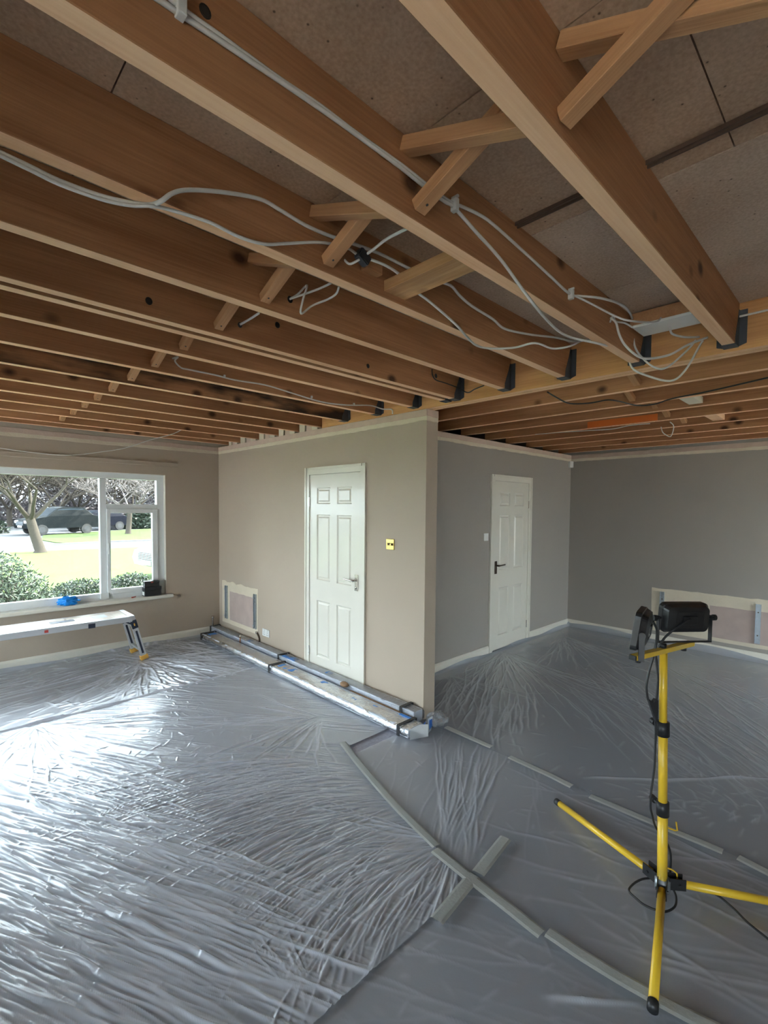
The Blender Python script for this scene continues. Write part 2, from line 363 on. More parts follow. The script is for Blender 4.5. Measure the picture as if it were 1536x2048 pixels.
# ------------------------------------------------------------------ window 1
win = root('window_1', (-2.4, .08, .58), kind='structure')
FY0, FY1 = .055, .125
def wpart(name, x0, x1, z0, z1, y0=FY0, y1=FY1, m='upvc', bev=.004): return B(name, (x0, x1, y0, y1, z0, z1), M[m], win, bev)
wpart('head', WX0, WX1, 1.945, WZ1); wpart('bottom_rail', WX0, WX1, .58, .66)
wpart('jamb', -.738, WX1, .66, 1.945); wpart('jamb', WX0, WX0+.07, .66, 1.945)
wpart('mullion', -1.333, -1.272, .66, 1.945); wpart('mullion', -3.62, -3.56, .66, 1.945)
wpart('mullion_cover', -1.345, -1.262, .60, .665, .03, .06)
wpart('transom', -1.272, -.738, 1.60, 1.66)
# casement sash
sash = root('sash', (0, 0, 0)); sash.parent = win; sash.location = -Vector((-2.4, .08, .58)); OFF[sash.name] = Vector((0, 0, 0))
for d in ((-1.272, -1.235, .645, 1.605), (-.795, -.738, .645, 1.605), (-1.235, -.795, .645, .698), (-1.235, -.795, 1.557, 1.605)):
    B('sash_rail', (d[0], d[1], .035, .085, d[2], d[3]), M['upvc'], sash, .004)
B('window_stay', (-1.262, -1.248, .015, .035, 1.10, 1.22), M['white_plastic'], sash, .003)
for d in ((-3.56, -1.333, .66, 1.945), (-1.272, -.738, 1.66, 1.945), (-1.235, -.795, .698, 1.557), (-4.18, -3.62, .66, 1.945)):
    B('pane', (d[0], d[1], .088, .092, d[2], d[3]), M['glass'], win)
bm = new_bm(); prism(bm, [(-.062, .545), (-.068, .552), (-.068, .575), (-.06, .583), (.06, .586), (.06, .545)], 'x', WX0-.06, -.600)
finish('window_sill', bm, M['gloss'], win)
# white-painted reveal lining on the right side and head of the opening
B('reveal', (WX1-.004, WX1+.002, 0.001, .06, .586, WZ1), M['gloss'], win); B('reveal', (WX0, WX1, 0.001, .06, WZ1-.004, WZ1+.002), M['gloss'], win)
# south glazing (behind the camera)
sw = root('window_2', (2.7, YS-.1, 0), kind='structure')
def sp(name, *d, m='upvc'): return B(name, d, M[m], sw, .004 if m == 'upvc' else 0)
sp('head', SX0, SX1, YS-.14, YS-.06, SZ1-.06, SZ1); sp('bottom_rail', SX0, SX1, YS-.14, YS-.06, SZ0, SZ0+.07)
xs = [SX0, SX0+.77, SX1-.06]
for x in xs: sp('mullion', x, x+.06, YS-.14, YS-.06, SZ0+.07, SZ1-.06)
for x0, x1 in zip(xs, xs[1:]): sp('pane', x0+.06, x1, YS-.102, YS-.098, SZ0+.07, SZ1-.06, m='glass')
for wi, (ya, yb) in enumerate(VW):
    ww = root('window_%d' % (3+wi), (XW-.1, (ya+yb)/2, 0), kind='structure'); ym = (ya+yb)/2
    def vp(name, *d, m='upvc'): return B(name, d, M[m], ww, .004 if m == 'upvc' else 0)
    vp('head', XW-.14, XW-.06, ya, yb, VZ1-.06, VZ1); vp('bottom_rail', XW-.14, XW-.06, ya, yb, VZ0, VZ0+.07)
    for y in (ya, ym-.03, yb-.06): vp('mullion', XW-.14, XW-.06, y, y+.06, VZ0+.07, VZ1-.06)
    for y0, y1 in ((ya+.06, ym-.03), (ym+.03, yb-.06)): vp('pane', XW-.102, XW-.098, y0, y1, VZ0+.07, VZ1-.06, m='glass')
    portal('portal_west', (XW-.28, (ya+yb)/2, (VZ0+VZ1)/2), (1, 0, 0), yb-ya, VZ1-VZ0)
portal('portal_north', ((WX0+WX1)/2, .27, (WZ0+WZ1)/2), (0, -1, 0), WX1-WX0, WZ1-WZ0)
portal('portal_south', ((SX0+SX1)/2, YS-.28, (SZ0+SZ1)/2), (0, 1, 0), SX1-SX0, SZ1-SZ0)

# ------------------------------------------------------------------ ceiling deck of chipboard
ceil = tag(B('ceiling', (XW-.3, XE+.3, YS-.3, .28, 2.648, 2.75), M['darkgap']), kind='structure')
XJ = [-4.88, -4.25, -3.63, -3.01, -2.40, -1.795, -1.176, -.556, .055]
for i, (x0, x1) in enumerate(zip(XJ, XJ[1:])):
    ys = [-8.0]; y = -8.0+[1.1, 2.3, .7, 1.7][i % 4]
    while y < .2: ys.append(y); y += 2.4
    ys.append(.24)
    for k, (y0, y1) in enumerate(zip(ys, ys[1:])):
        B('chipboard_panel', (x0+.0018, x1-.0018, y0+.0018, y1-.0018, ZT+.0005*((i*7+k*3) % 3), 2.647), M['chip2'] if i >= 6 else M['chip'], ceil)
YJ = [-8.0, -7.3, -6.7, -6.1, -5.5, -4.9, -4.3, -3.7, -3.1, -2.5]
for i, (y0, y1) in enumerate(zip(YJ, YJ[1:])):
    B('chipboard_panel', (.057, 3.98, y0+.0018, y1-.0018, ZT, 2.647), M['chip'], ceil)
# dark metal support strips at board joints in two bays
for y0, y1 in ((-5.452, -5.104), (-5.92, -5.514)):
    bm = new_bm(); prism(bm, [(-1.289, 2.614), (-1.289, 2.608), (-1.285, 2.608), (-1.285, 2.613), (-1.276, 2.613), (-1.276, 2.605), (-1.271, 2.605), (-1.271, 2.6195), (-1.289, 2.6195)], 'y', y0, y1)
    finish('metal_strip', bm, M['darkgap'], ceil)

# ================================================================== JOISTS, BEAM, STRUTS
def timber(name, dims, axis, side, edge, parent=None):
    """sawn timber with a lighter clean lower edge; slight bevel"""
    bm = new_bm(); box(bm, *dims); bmesh.ops.recalc_face_normals(bm, faces=bm.faces)
    bmesh.ops.bevel(bm, geom=bm.edges[:], offset=.002, segments=1, affect='EDGES')
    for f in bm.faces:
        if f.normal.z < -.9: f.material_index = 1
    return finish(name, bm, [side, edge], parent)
ORD = ['nearest', 'second', 'third', 'fourth', 'fifth', 'sixth', 'seventh', 'eighth', 'ninth', 'tenth', 'eleventh', 'twelfth', 'thirteenth', 'fourteenth', 'farthest']
JY = [(-5.515, -5.462), (-5.104, -5.055), (-4.700, -4.650), (-4.296, -4.244), (-3.889, -3.840), (-3.806, -3.757), (-3.487, -3.436), (-3.064, -3.015),
      (-2.632, -2.582), (-2.208, -2.155), (-1.809, -1.756), (-1.416, -1.364), (-.996, -.946), (-.545, -.495), (-.24, -.19)]
hanger_mesh = {}
def hanger(parent, y0, y1):
    t = .003; L = .07; bm = new_bm(); x1 = -.001
    box(bm, -L, x1, y0-t, y1+t, ZJ-t-.001, ZJ-.001)
    for ya, yb in ((y0-t-.0005, y0-.0005), (y1+.0005, y1+t+.0005)):
        prism(bm, [(-L, ZJ-.001), (x1, ZJ-.001), (x1, ZJ+.165), (-.016, ZJ+.165), (-.03, ZJ+.12), (-L, ZJ+.03)], 'y', ya, yb)
    for ya, yb in ((y0-t-.03, y0-t), (y1+t, y1+t+.03)):
        prism(bm, [(ya, ZJ+.01), (yb, ZJ), (yb, ZJ+.165), (ya, ZJ+.165)] if ya < y0-t-.01 else [(ya, ZJ), (yb, ZJ+.01), (yb, ZJ+.165), (ya, ZJ+.165)], 'x', -.004, x1)
    o = finish('joist_hanger', bm, M['hanger'], parent); o['label'] = 'dark steel hanger shoe'
JR = []
for i, (y0, y1) in enumerate(JY):
    r = root('floor_joist', ((XW)/2, (y0+y1)/2, ZJ), 'pine joist over the window room, %s %s from camera' % (ORD[i], 'joist' if i in (0, 14) else 'in row'), 'joist', 'joists over the window room')
    JR.append(r)
    if i == 4: r['label'] = 'pine joist, nearer one of the close-set pair'
    if i == 5: r['label'] = 'pine joist, farther one of the close-set pair'
    if i == 8: r['label'] = 'pine joist with long black mould stain, ninth from camera'
    over = 0 if i < 9 else .40
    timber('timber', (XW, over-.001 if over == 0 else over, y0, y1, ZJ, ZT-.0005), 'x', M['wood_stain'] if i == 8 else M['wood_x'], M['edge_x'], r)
    if i < 9: hanger(r, y0, y1)
# drilled cable holes in the joist faces
for ji, x, z, r_ in ((4, -2.063, 2.479, .012), (4, -1.472, 2.543, .012), (4, -.876, 2.470, .010), (4, -.27, 2.533, .012), (4, -1.669, 2.490, .010), (3, -1.658, 2.489, .011), (1, -2.35, 2.555, .010)):
    par = JR[ji]; y = JY[ji][0]
    bm = new_bm(); n_ = 14; r0 = []; r1 = []; r2 = []
    for k in range(n_):
        c_, s_ = math.cos(6.2832*k/n_), math.sin(6.2832*k/n_)
        r0.append(bm.verts.new((x+c_*r_*1.15, y-.0003, z+s_*r_*1.3))); r1.append(bm.verts.new((x+c_*r_, y-.0012, z+s_*r_*1.15))); r2.append(bm.verts.new((x+c_*r_*.9, y-.0006, z+s_*r_*1.0)))
    for p_, q_ in ((r0, r1), (r1, r2)):
        for k in range(n_): bm.faces.new((p_[k], p_[(k+1) % n_], q_[(k+1) % n_], q_[k]))
    bm.faces.new(r2); finish('drilled_hole', bm, M['black'], par)
# spacer blocks in the close-set pair
for x in (-3.0, -2.05, -1.18, -.28):
    tag(B('spacer_block', (x, x+.05, -3.839, -3.807, ZJ+.012, ZJ+.10), M['edge_x'], None, .002), 'small wood spacer in the close-set joist pair, %s' % {-3.0: 'outermost toward the left wall', -2.05: 'before the cross struts', -1.18: 'midway to the beam', -.28: 'next to the beam'}[x], 'spacer', 'spacers in the joist pair')
# double header beam
beam = root('header_beam', (.05, -5, 2.402), 'double pine header beam carrying the joist hangers', 'beam')
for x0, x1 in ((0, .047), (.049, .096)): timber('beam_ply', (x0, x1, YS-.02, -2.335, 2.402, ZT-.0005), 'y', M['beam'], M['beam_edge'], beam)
# masonry packing between joist ends on the partition top
for i in range(9, 14):
    y0 = JY[i][1]; y1 = JY[i+1][0]
    for k in range(3):
        a = y0+.012+(y1-y0-.02)*k/3; b = a+(y1-y0-.02)/3-.012
        B('packing_block', (.012+.01*(k % 2), .11, a, b, H+.001, H+.10+.05*((i+k) % 3)), M['filler'] if k != 1 else M['plaster'], wall_p, .006)
B('packing_block', (.015, .11, -2.325, -2.215, H+.001, H+.20), M['beam'], wall_p, .003)
# right-room joists running parallel to the beam
RX = [.565, 1.009, 1.393, 1.837, 2.261, 2.733, 3.16, 3.60]
for i, x in enumerate(RX):
    r = root('floor_joist', (x-.024, -5.4, ZJ), 'pine joist over the dark room, %s from the beam' % ['first', 'second', 'third', 'fourth', 'fifth', 'sixth', 'seventh', 'eighth'][i], 'joist', 'joists over the dark room')
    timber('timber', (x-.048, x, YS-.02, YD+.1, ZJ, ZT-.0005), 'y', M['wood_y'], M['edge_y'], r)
def bar(name, a, b, w, h, m, parent=None, roll_up=(0, 0, 1)):
    """squared bar from a to b as an object whose local x is its length"""
    a, b = Vector(a), Vector(b); L = (b-a).length; x = (b-a).normalized(); y = Vector(roll_up).cross(x).normalized(); z = x.cross(y)
    bm = new_bm(); box(bm, 0, L, -w/2, w/2, -h/2, h/2); bmesh.ops.bevel(bm, geom=bm.edges[:], offset=.0015, segments=1, affect='EDGES')
    o = finish(name, bm, m); o.matrix_world = Matrix(((x.x, y.x, z.x, a.x), (x.y, y.y, z.y, a.y), (x.z, y.z, z.z, a.z), (0, 0, 0, 1))); return o
# herringbone struts between the joists
bays = [(-6.0, JY[0], 'before the nearest joist')]
pairs = [(0, 1), (1, 2), (2, 3), (3, 4), (5, 6), (6, 7), (7, 8), (8, 9), (9, 10), (10, 11), (11, 12), (12, 13)]
def strut_pair(yn, yf, text, x=-1.80, skew=0.):
    # bottom at the far joist's near face rising to the near joist, and its crossing partner
    lo, hi = 2.452, 2.592
    a = bar('herringbone_strut', (x+.024, yf-.004, lo), (x+.024, yn+.004, hi), .040, .034, M['strut'])
    b = bar('herringbone_strut', (x-.024, yf-.004, hi-.005), (x-.024+skew, yn+.004, lo+.003), .040, .034, M['strut'])
    bm = new_bm(); tube(bm, [(.028, 0, -.0168), (.028, 0, -.0178)], .0038, 8); nh = finish('nail_head', bm, M['black']); nh.parent = a
    tag(a, 'diagonal strut nailed low on its far end, %s' % text, 'strut', 'herringbone struts'); tag(b, 'diagonal strut rising toward its far end, %s' % text, 'strut', 'herringbone struts')
tag(bar('herringbone_strut', (-1.783, -5.519, 2.452), (-1.835, -5.951, 2.592), .038, .034, M['strut']), 'diagonal strut nailed low on its far end, in the bay before the nearest joist', 'strut', 'herringbone struts')
tag(bar('herringbone_strut', (-1.80, -5.519, 2.585), (-1.735, -5.951, 2.447), .038, .034, M['strut']), 'diagonal strut rising toward its far end, in the bay before the nearest joist', 'strut', 'herringbone struts')
for i, j in pairs: strut_pair(JY[i][1], JY[j][0], 'between %s and %s joists' % (ORD[i], ORD[j]))
# near joist just beyond the top of the picture
r = root('floor_joist', (-2.3, -5.98, ZJ), 'pine joist just above the top right picture corner', 'joist', 'joists over the window room')
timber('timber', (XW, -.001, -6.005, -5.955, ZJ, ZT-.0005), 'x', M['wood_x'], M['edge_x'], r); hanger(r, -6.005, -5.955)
for k, y in enumerate((-6.42, -6.84, -7.26)):
    r = root('floor_joist', (-2.3, y, ZJ), 'pine joist behind the camera, %s' % ['first', 'second', 'third'][k], 'joist', 'joists over the window room')
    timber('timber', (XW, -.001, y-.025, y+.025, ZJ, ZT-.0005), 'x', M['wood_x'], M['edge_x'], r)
# rough noggin between second and third joists
tag(B('noggin', (-1.515, -1.405, -5.053, -4.649+.0, 2.444, 2.482), M['rough_timber'], None, .0015), 'rough stained noggin board between second and third joists', 'noggin')
tag(B('offcut_block', (-1.63, -1.555, -4.735, -4.703, 2.475, 2.515), M['strut'], None, .003), 'short pine offcut nailed beside the rough noggin', 'block')
M['trunk_white'] = mat('bright_white_plastic', (.90, .92, .88), .4)
# light board screwed up near the beam with white trunking below
tr = root('cable_trunking', (-.14, -5.26, 2.5), 'white plastic trunking under a timber batten by the beam', 'trunking')
B('batten', (-.235, -.10, -5.452, -5.108, 2.552, 2.612), M['strut'], tr, .003); B('trunking_cover', (-.245, -.085, -5.445, -5.125, 2.538, 2.551), M['trunk_white'], tr, .003)
bm = new_bm(); tube(bm, [(-.082, -5.25, 2.6185), (-.082, -5.25, 2.616)], .06, 20); tag(finish('drilled_hole', bm, M['black'], ceil), None)
# right-room bits
for i, (x0, x1, y, t) in enumerate(((1.009, 1.345, -5.03, 'pale noggin between second and third dark-room joists'), (1.837, 2.213, -5.0, 'pale noggin between fourth and fifth dark-room joists'))):
    tag(B('noggin', (x0+.002, x1-.002, y-.045, y+.045, ZJ+.015, ZJ+.06), M['filler'] if i == 0 else M['edge_y'], None, .003), t, 'noggin', 'noggins over the dark room')
for i, (x0, x1, y) in enumerate(((.096, .517, -4.90), (.565, .961, -4.72), (1.009, 1.345, -4.76), (1.393, 1.789, -4.72), (1.837, 2.213, -4.74))):
    n2 = ['beam and first', 'first and second', 'second and third', 'third and fourth', 'fourth and fifth'][i]
    tag(bar('herringbone_strut', (x1-.004, y, 2.452), (x0+.004, y, 2.592), .040, .034, M['strut']), 'dark-room strut nailed low, between %s joists' % n2, 'strut', 'dark-room struts')
    tag(bar('herringbone_strut', (x1-.004, y-.046, 2.588), (x0+.004, y-.046, 2.456), .040, .034, M['strut']), 'dark-room strut rising away, between %s joists' % n2, 'strut', 'dark-room struts')
tag(B('orange_sheet', (1.7845, 1.7885, -4.64, -4.03, 2.422, 2.480), M['orange']), 'orange sheet against a joist in the dark room', 'sheet')

# ================================================================== CABLES
CAB = {
 'pairA': [(-2.447, -5.112, 2.509), (-2.398, -5.112, 2.511), (-2.286, -5.112, 2.516), (-2.126, -5.112, 2.522), (-2.015, -5.112, 2.523), (-1.85, -5.112, 2.521), (-1.754, -5.112, 2.516), (-1.669, -5.112, 2.515), (-1.631, -5.112, 2.517), (-1.525, -5.112, 2.492), (-1.388, -5.112, 2.46), (-1.263, -5.112, 2.414), (-1.152, -5.118, 2.367), (-0.836, -5.024, 2.408), (-0.692, -5.022, 2.408), (-0.511, -5.08, 2.408), (-0.1, -5.041, 2.481), (-0.1, -5.078, 2.388), (-0.1, -5.143, 2.338), (-0.1, -5.259, 2.287), (-0.1, -5.323, 2.325), (-0.02, -5.364, 2.457), (-0.02, -5.374, 2.474)],
 'pairB': [(-2.423, -5.112, 2.526), (-2.388, -5.112, 2.522), (-2.326, -5.112, 2.523), (-2.199, -5.112, 2.523), (-2.099, -5.112, 2.528), (-2.0, -5.112, 2.526), (-1.841, -5.112, 2.528), (-1.744, -5.112, 2.524), (-1.658, -5.112, 2.524), (-1.619, -5.112, 2.53), (-1.527, -5.112, 2.546), (-1.434, -5.112, 2.551), (-1.234, -5.112, 2.535), (-1.054, -5.112, 2.518), (-0.889, -5.112, 2.504), (-0.838, -5.13, 2.507), (-0.813, -5.2, 2.486), (-0.618, -5.2, 2.523), (-0.508, -5.2, 2.524), (-0.16, -5.098, 2.597), (-0.16, -5.108, 2.482), (-0.16, -5.148, 2.409), (-0.16, -5.207, 2.35), (-0.16, -5.263, 2.341), (-0.03, -5.313, 2.442), (-0.03, -5.348, 2.482)],
 'trunkfeed': [(-0.88, -5.112, 2.507), (-0.812, -5.16, 2.478), (-0.657, -5.2, 2.46), (-0.616, -5.25, 2.438), (-0.318, -5.25, 2.515), (-0.235, -5.25, 2.557)],
 'longA': [(-2.615, -4.647, 2.405), (-2.602, -4.648, 2.405), (-2.55, -4.641, 2.405), (-2.492, -4.632, 2.405), (-2.412, -4.639, 2.405), (-2.352, -4.662, 2.405), (-2.314, -4.689, 2.405), (-2.3, -4.725, 2.404), (-2.272, -4.725, 2.436), (-2.229, -4.725, 2.464), (-2.134, -4.725, 2.501), (-2.03, -4.725, 2.53), (-1.964, -4.725, 2.528), (-1.877, -4.725, 2.521), (-1.791, -4.725, 2.525), (-1.697, -4.725, 2.537), (-1.56, -4.725, 2.551), (-1.431, -4.75, 2.535), (-1.319, -4.75, 2.538), (-1.221, -4.75, 2.551), (-1.179, -4.75, 2.551), (-1.129, -4.75, 2.531), (-1.042, -4.75, 2.514), (-0.89, -4.75, 2.504), (-0.787, -4.75, 2.487), (-0.56, -4.75, 2.52), (-0.3, -4.75, 2.571), (-0.061, -4.75, 2.609), (-0.112, -4.9, 2.579)],
 'longB': [(-2.615, -4.654, 2.395), (-2.603, -4.654, 2.395), (-2.55, -4.645, 2.395), (-2.493, -4.635, 2.395), (-2.413, -4.642, 2.395), (-2.354, -4.667, 2.395), (-2.313, -4.705, 2.395), (-2.261, -4.693, 2.412), (-2.17, -4.711, 2.412), (-2.09, -4.722, 2.401), (-2.012, -4.722, 2.412), (-1.946, -4.722, 2.439), (-1.818, -4.722, 2.492), (-1.716, -4.722, 2.516), (-1.7, -4.76, 2.487), (-1.678, -4.76, 2.481)],
 'boxup': [(-1.674, -4.77, 2.486), (-1.663, -4.8, 2.498), (-1.682, -4.88, 2.492), (-1.707, -4.95, 2.472), (-1.74, -5.04, 2.443)],
 'boxdown': [(-1.658, -4.77, 2.483), (-1.578, -4.77, 2.49), (-1.503, -4.77, 2.482), (-1.41, -4.77, 2.45), (-1.343, -4.76, 2.446), (-1.253, -4.76, 2.425), (-1.156, -4.76, 2.398), (-1.034, -4.72, 2.392), (-0.875, -4.659, 2.408), (-0.797, -4.69, 2.408), (-0.737, -4.774, 2.408), (-0.728, -4.873, 2.408), (-0.603, -4.894, 2.408), (-0.579, -4.969, 2.408), (-0.185, -4.85, 2.562)],
 'stubA': [(-1.664, -4.305, 2.486), (-1.626, -4.305, 2.518), (-1.62, -4.36, 2.537), (-1.666, -4.4, 2.454), (-1.661, -4.38, 2.409), (-1.593, -4.36, 2.466), (-1.548, -4.4, 2.492), (-1.582, -4.5, 2.473), (-1.614, -4.56, 2.473)],
 'stubB': [(-1.659, -4.305, 2.49), (-1.616, -4.34, 2.511), (-1.6, -4.42, 2.513), (-1.606, -4.5, 2.506)],
 'stubC': [(-1.674, -3.9, 2.488), (-1.651, -3.95, 2.506), (-1.661, -4.05, 2.502)],
 'clipped': [(-1.676, -3.07, 2.508), (-1.644, -3.07, 2.524), (-1.662, -3.07, 2.497), (-1.628, -3.07, 2.466), (-1.581, -3.07, 2.464), (-1.421, -3.07, 2.464), (-1.29, -3.07, 2.458), (-1.076, -3.07, 2.466), (-0.881, -3.07, 2.45), (-0.625, -3.07, 2.429), (-0.389, -3.07, 2.44), (-0.13, -3.07, 2.476), (-0.009, -3.09, 2.463), (-0.012, -3.2, 2.444), (-0.012, -3.212, 2.406)],
 'drape': [(-2.289, -0.72, 2.13), (-2.249, -0.72, 2.125), (-2.08, -0.72, 2.11), (-1.825, -0.72, 2.101), (-1.669, -0.72, 2.119), (-1.504, -0.72, 2.157), (-1.287, -0.72, 2.215), (-1.054, -0.72, 2.319), (-0.83, -0.72, 2.405), (-0.7, -0.72, 2.484), (-0.615, -0.75, 2.518)],
 'loopR': [(-0.521, -5.13, 2.509), (-0.462, -5.13, 2.505), (-0.423, -5.13, 2.464), (-0.401, -5.15, 2.414), (-0.382, -5.2, 2.357), (-0.276, -5.22, 2.365), (-0.2, -5.284, 2.387), (-0.1, -5.33, 2.445), (-0.01, -5.392, 2.489)],
 'loopS': [(-0.2, -5.28, 2.514), (-0.15, -5.277, 2.498), (-0.08, -5.313, 2.492), (-0.01, -5.356, 2.5)],
 'curl': [(-0.493, -5.115, 2.501), (-0.499, -5.13, 2.524), (-0.463, -5.13, 2.51), (-0.436, -5.16, 2.502), (-0.426, -5.19, 2.477)],
 'beamrun': [(-0.012, -5.501, 2.554), (-0.012, -5.558, 2.554), (-0.012, -5.648, 2.554)],
 'blackL': [(-0.324, -3.9, 2.565), (-0.318, -3.9, 2.528), (-0.282, -3.9, 2.502), (-0.188, -3.9, 2.5), (-0.05, -3.9, 2.494), (-0.01, -3.957, 2.457), (-0.01, -4.021, 2.471), (-0.01, -4.095, 2.482)],
 'blackR': [(0.1, -4.502, 2.391), (0.334, -4.452, 2.4), (0.553, -4.437, 2.4), (0.632, -4.547, 2.4), (0.62, -4.672, 2.4), (0.724, -4.717, 2.4), (0.941, -4.759, 2.4), (0.971, -4.866, 2.4), (0.867, -5.005, 2.4), (0.798, -5.235, 2.4), (0.648, -5.575, 2.4)],
 'thinR': [(1.772, -3.49, 2.415), (1.821, -3.789, 2.415), (1.894, -4.008, 2.415), (1.948, -4.201, 2.415), (1.857, -4.39, 2.415), (1.867, -4.555, 2.415)],
 'hookR': [(1.8, -4.665, 2.364), (1.8, -4.678, 2.32), (1.8, -4.706, 2.291), (1.8, -4.741, 2.275), (1.8, -4.759, 2.319), (1.8, -4.761, 2.365), (1.8, -4.733, 2.398)],
}
CL = {'pairA': ('lower white cable of the pair clipped along second joist', .0052), 'pairB': ('upper white cable of the pair clipped along second joist', .0048),
 'trunkfeed': ('white cable running from second joist into trunking hole', .004), 'longA': ('white cable humping over third joist and behind noggin', .0055),
 'longB': ('white cable under third joist ending at black connector', .0045), 'boxup': ('short white cable from black connector up to second joist', .0045),
 'boxdown': ('white cable from black connector sagging under third joist', .0048), 'stubA': ('looped white cable stub hanging against fourth joist', .0042),
 'stubB': ('short white cable stub out of fourth joist hole', .0045), 'stubC': ('short white cable stub out of fifth joist hole', .005),
 'clipped': ('white cable clipped along eighth joist to the partition', .005), 'drape': ('thin white cable draped in front of the window wall', .004),
 'loopR': ('thick white cable looping beside trunking to the beam', .0055), 'loopS': ('short white cable dropping from trunking to the beam', .005),
 'curl': ('small curled white cable beside the trunking batten', .004), 'beamrun': ('white cable running along the beam past nearest joist', .005),
 'blackL': ('black cable drooping from pair of joists into beam', .004), 'blackR': ('black cable slung under dark-room joists', .005),
 'thinR': ('thin white cable under dark-room joists near orange sheet', .004), 'hookR': ('small white cable hook hanging near orange sheet', .004)}
for k, pts in CAB.items():
    lab, r = CL[k]
    tag(T('black_cable' if 'black' in k else 'white_cable', spline(pts, 5), r, M['blackcable'] if 'black' in k else M['cable'], None, 8), lab, 'cable', 'loose cables in the ceiling')
for i, (x, z, t) in enumerate(((-2.398, 2.52, 'near the top of the picture'), (-1.628, 2.52, 'just past the cross strut'), (-.885, 2.50, 'toward the beam'))):
    bm = new_bm(); box(bm, x-.008, x+.008, -5.125, -5.1045, z-.016, z+.02); box(bm, x-.004, x+.004, -5.128, -5.10, z+.02, z+.028)
    tag(finish('cable_clip', bm, M['white_plastic'], None, .002), 'white clip pinning the cable pair, %s' % t, 'clip', 'cable clips on second joist')
for i, (x, z, t) in enumerate(((-1.36, 2.462, 'toward the struts'), (-.70, 2.443, 'midway'), (-.30, 2.455, 'toward the partition'))):
    tag(B('cable_clip', (x-.005, x+.005, -3.078, -3.0645, z-.004, z+.014), M['white_plastic'], None, .001), 'tiny white clip on eighth-joist cable, %s' % t, 'clip', 'cable clips on eighth joist')
jb = root('connector_block', (-1.675, -4.77, 2.47), 'black plastic connector block hanging beside the noggin', 'connector')
bm = new_bm(); box(bm, -.024, .024, -.016, .016, -.018, .018); bmesh.ops.bevel(bm, geom=bm.edges[:], offset=.004, segments=2, affect='EDGES')
bmesh.ops.rotate(bm, verts=bm.verts, matrix=Matrix.Rotation(.5, 3, 'Y')); bmesh.ops.translate(bm, verts=bm.verts, vec=(-1.675, -4.765, 2.482)); finish('housing', bm, M['black'], jb)
T('terminal_tail', spline([(-1.69, -4.765, 2.47), (-1.715, -4.75, 2.452), (-1.722, -4.735, 2.462), (-1.714, -4.72, 2.475)]), .004, M['cable'], jb)

# ================================================================== POLYTHENE SHEETS
def ridge(Hm, x0, y0, st, pts, h, w, wob=.006, seed=0.):
    """lay a fold of height h and half-width w along a polyline on the height map"""
    P = np.array(pts, float); nx, ny = Hm.shape
    seg = np.diff(P, axis=0); ln = np.hypot(seg[:, 0], seg[:, 1]); tot = ln.sum(); acc = 0.
    if tot < 1e-6: return
    for i in range(len(seg)):
        if ln[i] < 1e-6: continue
        a, b = P[i], P[i+1]; m = 3*w+wob
        i0 = max(0, int((min(a[0], b[0])-m-x0)/st)); i1 = min(nx, int((max(a[0], b[0])+m-x0)/st)+2)
        j0 = max(0, int((min(a[1], b[1])-m-y0)/st)); j1 = min(ny, int((max(a[1], b[1])+m-y0)/st)+2)
        if i1 <= i0 or j1 <= j0: acc += ln[i]; continue
        X = x0+st*np.arange(i0, i1)[:, None]; Y = y0+st*np.arange(j0, j1)[None, :]
        u = seg[i]/ln[i]; t = (X-a[0])*u[0]+(Y-a[1])*u[1]; s = -(X-a[0])*u[1]+(Y-a[1])*u[0]
        T_ = (acc+np.clip(t, 0, ln[i]))/tot
        s = s-wob*np.sin((acc+t)*9+seed)-wob*.5*np.sin((acc+t)*23+seed*2)
        out = np.maximum(0, np.maximum(-t, t-ln[i]))
        d2 = s*s+out*out
        v = h*np.sin(np.pi*np.clip(T_, .01, .99))**.6*np.exp(-d2/(w*w))*(1+.3*np.sin((acc+t)*15+seed*3))
        sub = Hm[i0:i1, j0:j1]; np.maximum(sub, v+sub*.35, out=sub, where=v > 1e-5); acc += ln[i]
R_ = random.random
def U(a, b): return a+(b-a)*R_()
def fan(Hm, o, c, ang0, ang1, n, l0, l1, h, w, r0=.0, bend=.12):
    for _ in range(n):
        a = U(ang0, ang1); L = U(l0, l1); s = r0+U(0, .25)*L; q0 = (c[0]+U(-.05, .05), c[1]+U(-.05, .05)); b = U(-bend, bend)
        pts = [(q0[0]+math.cos(a+b*k/3)*(s+(L-s)*k/3), q0[1]+math.sin(a+b*k/3)*(s+(L-s)*k/3)) for k in range(4)]
        ridge(Hm, o[0], o[1], o[2], pts, U(.4, 1)*h, U(.7, 1.3)*w, seed=U(0, 6))
def streaks(Hm, o, reg, d, n, l0, l1, h, w, spread=.06, ok=None):
    for _ in range(n):
        x, y = U(reg[0], reg[1]), U(reg[2], reg[3])
        if ok and not ok(x, y): continue
        a = d+U(-spread, spread); L = U(l0, l1); b = U(-.08, .08)
        pts = [(x+math.cos(a+b*k/3)*L*(k/3-.5), y+math.sin(a+b*k/3)*L*(k/3-.5)) for k in range(4)]
        ridge(Hm, o[0], o[1], o[2], pts, U(.4, 1)*h, U(.7, 1.3)*w, seed=U(0, 6))
def crumple(Hm, o, reg, n, l, h, w):
    for _ in range(n):
        x, y = U(reg[0], reg[1]), U(reg[2], reg[3]); a = U(0, math.pi); L = U(.4, 1)*l
        ridge(Hm, o[0], o[1], o[2], [(x, y), (x+math.cos(a)*L, y+math.sin(a)*L)], U(.4, 1)*h, U(.7, 1.3)*w, wob=.003, seed=U(0, 6))
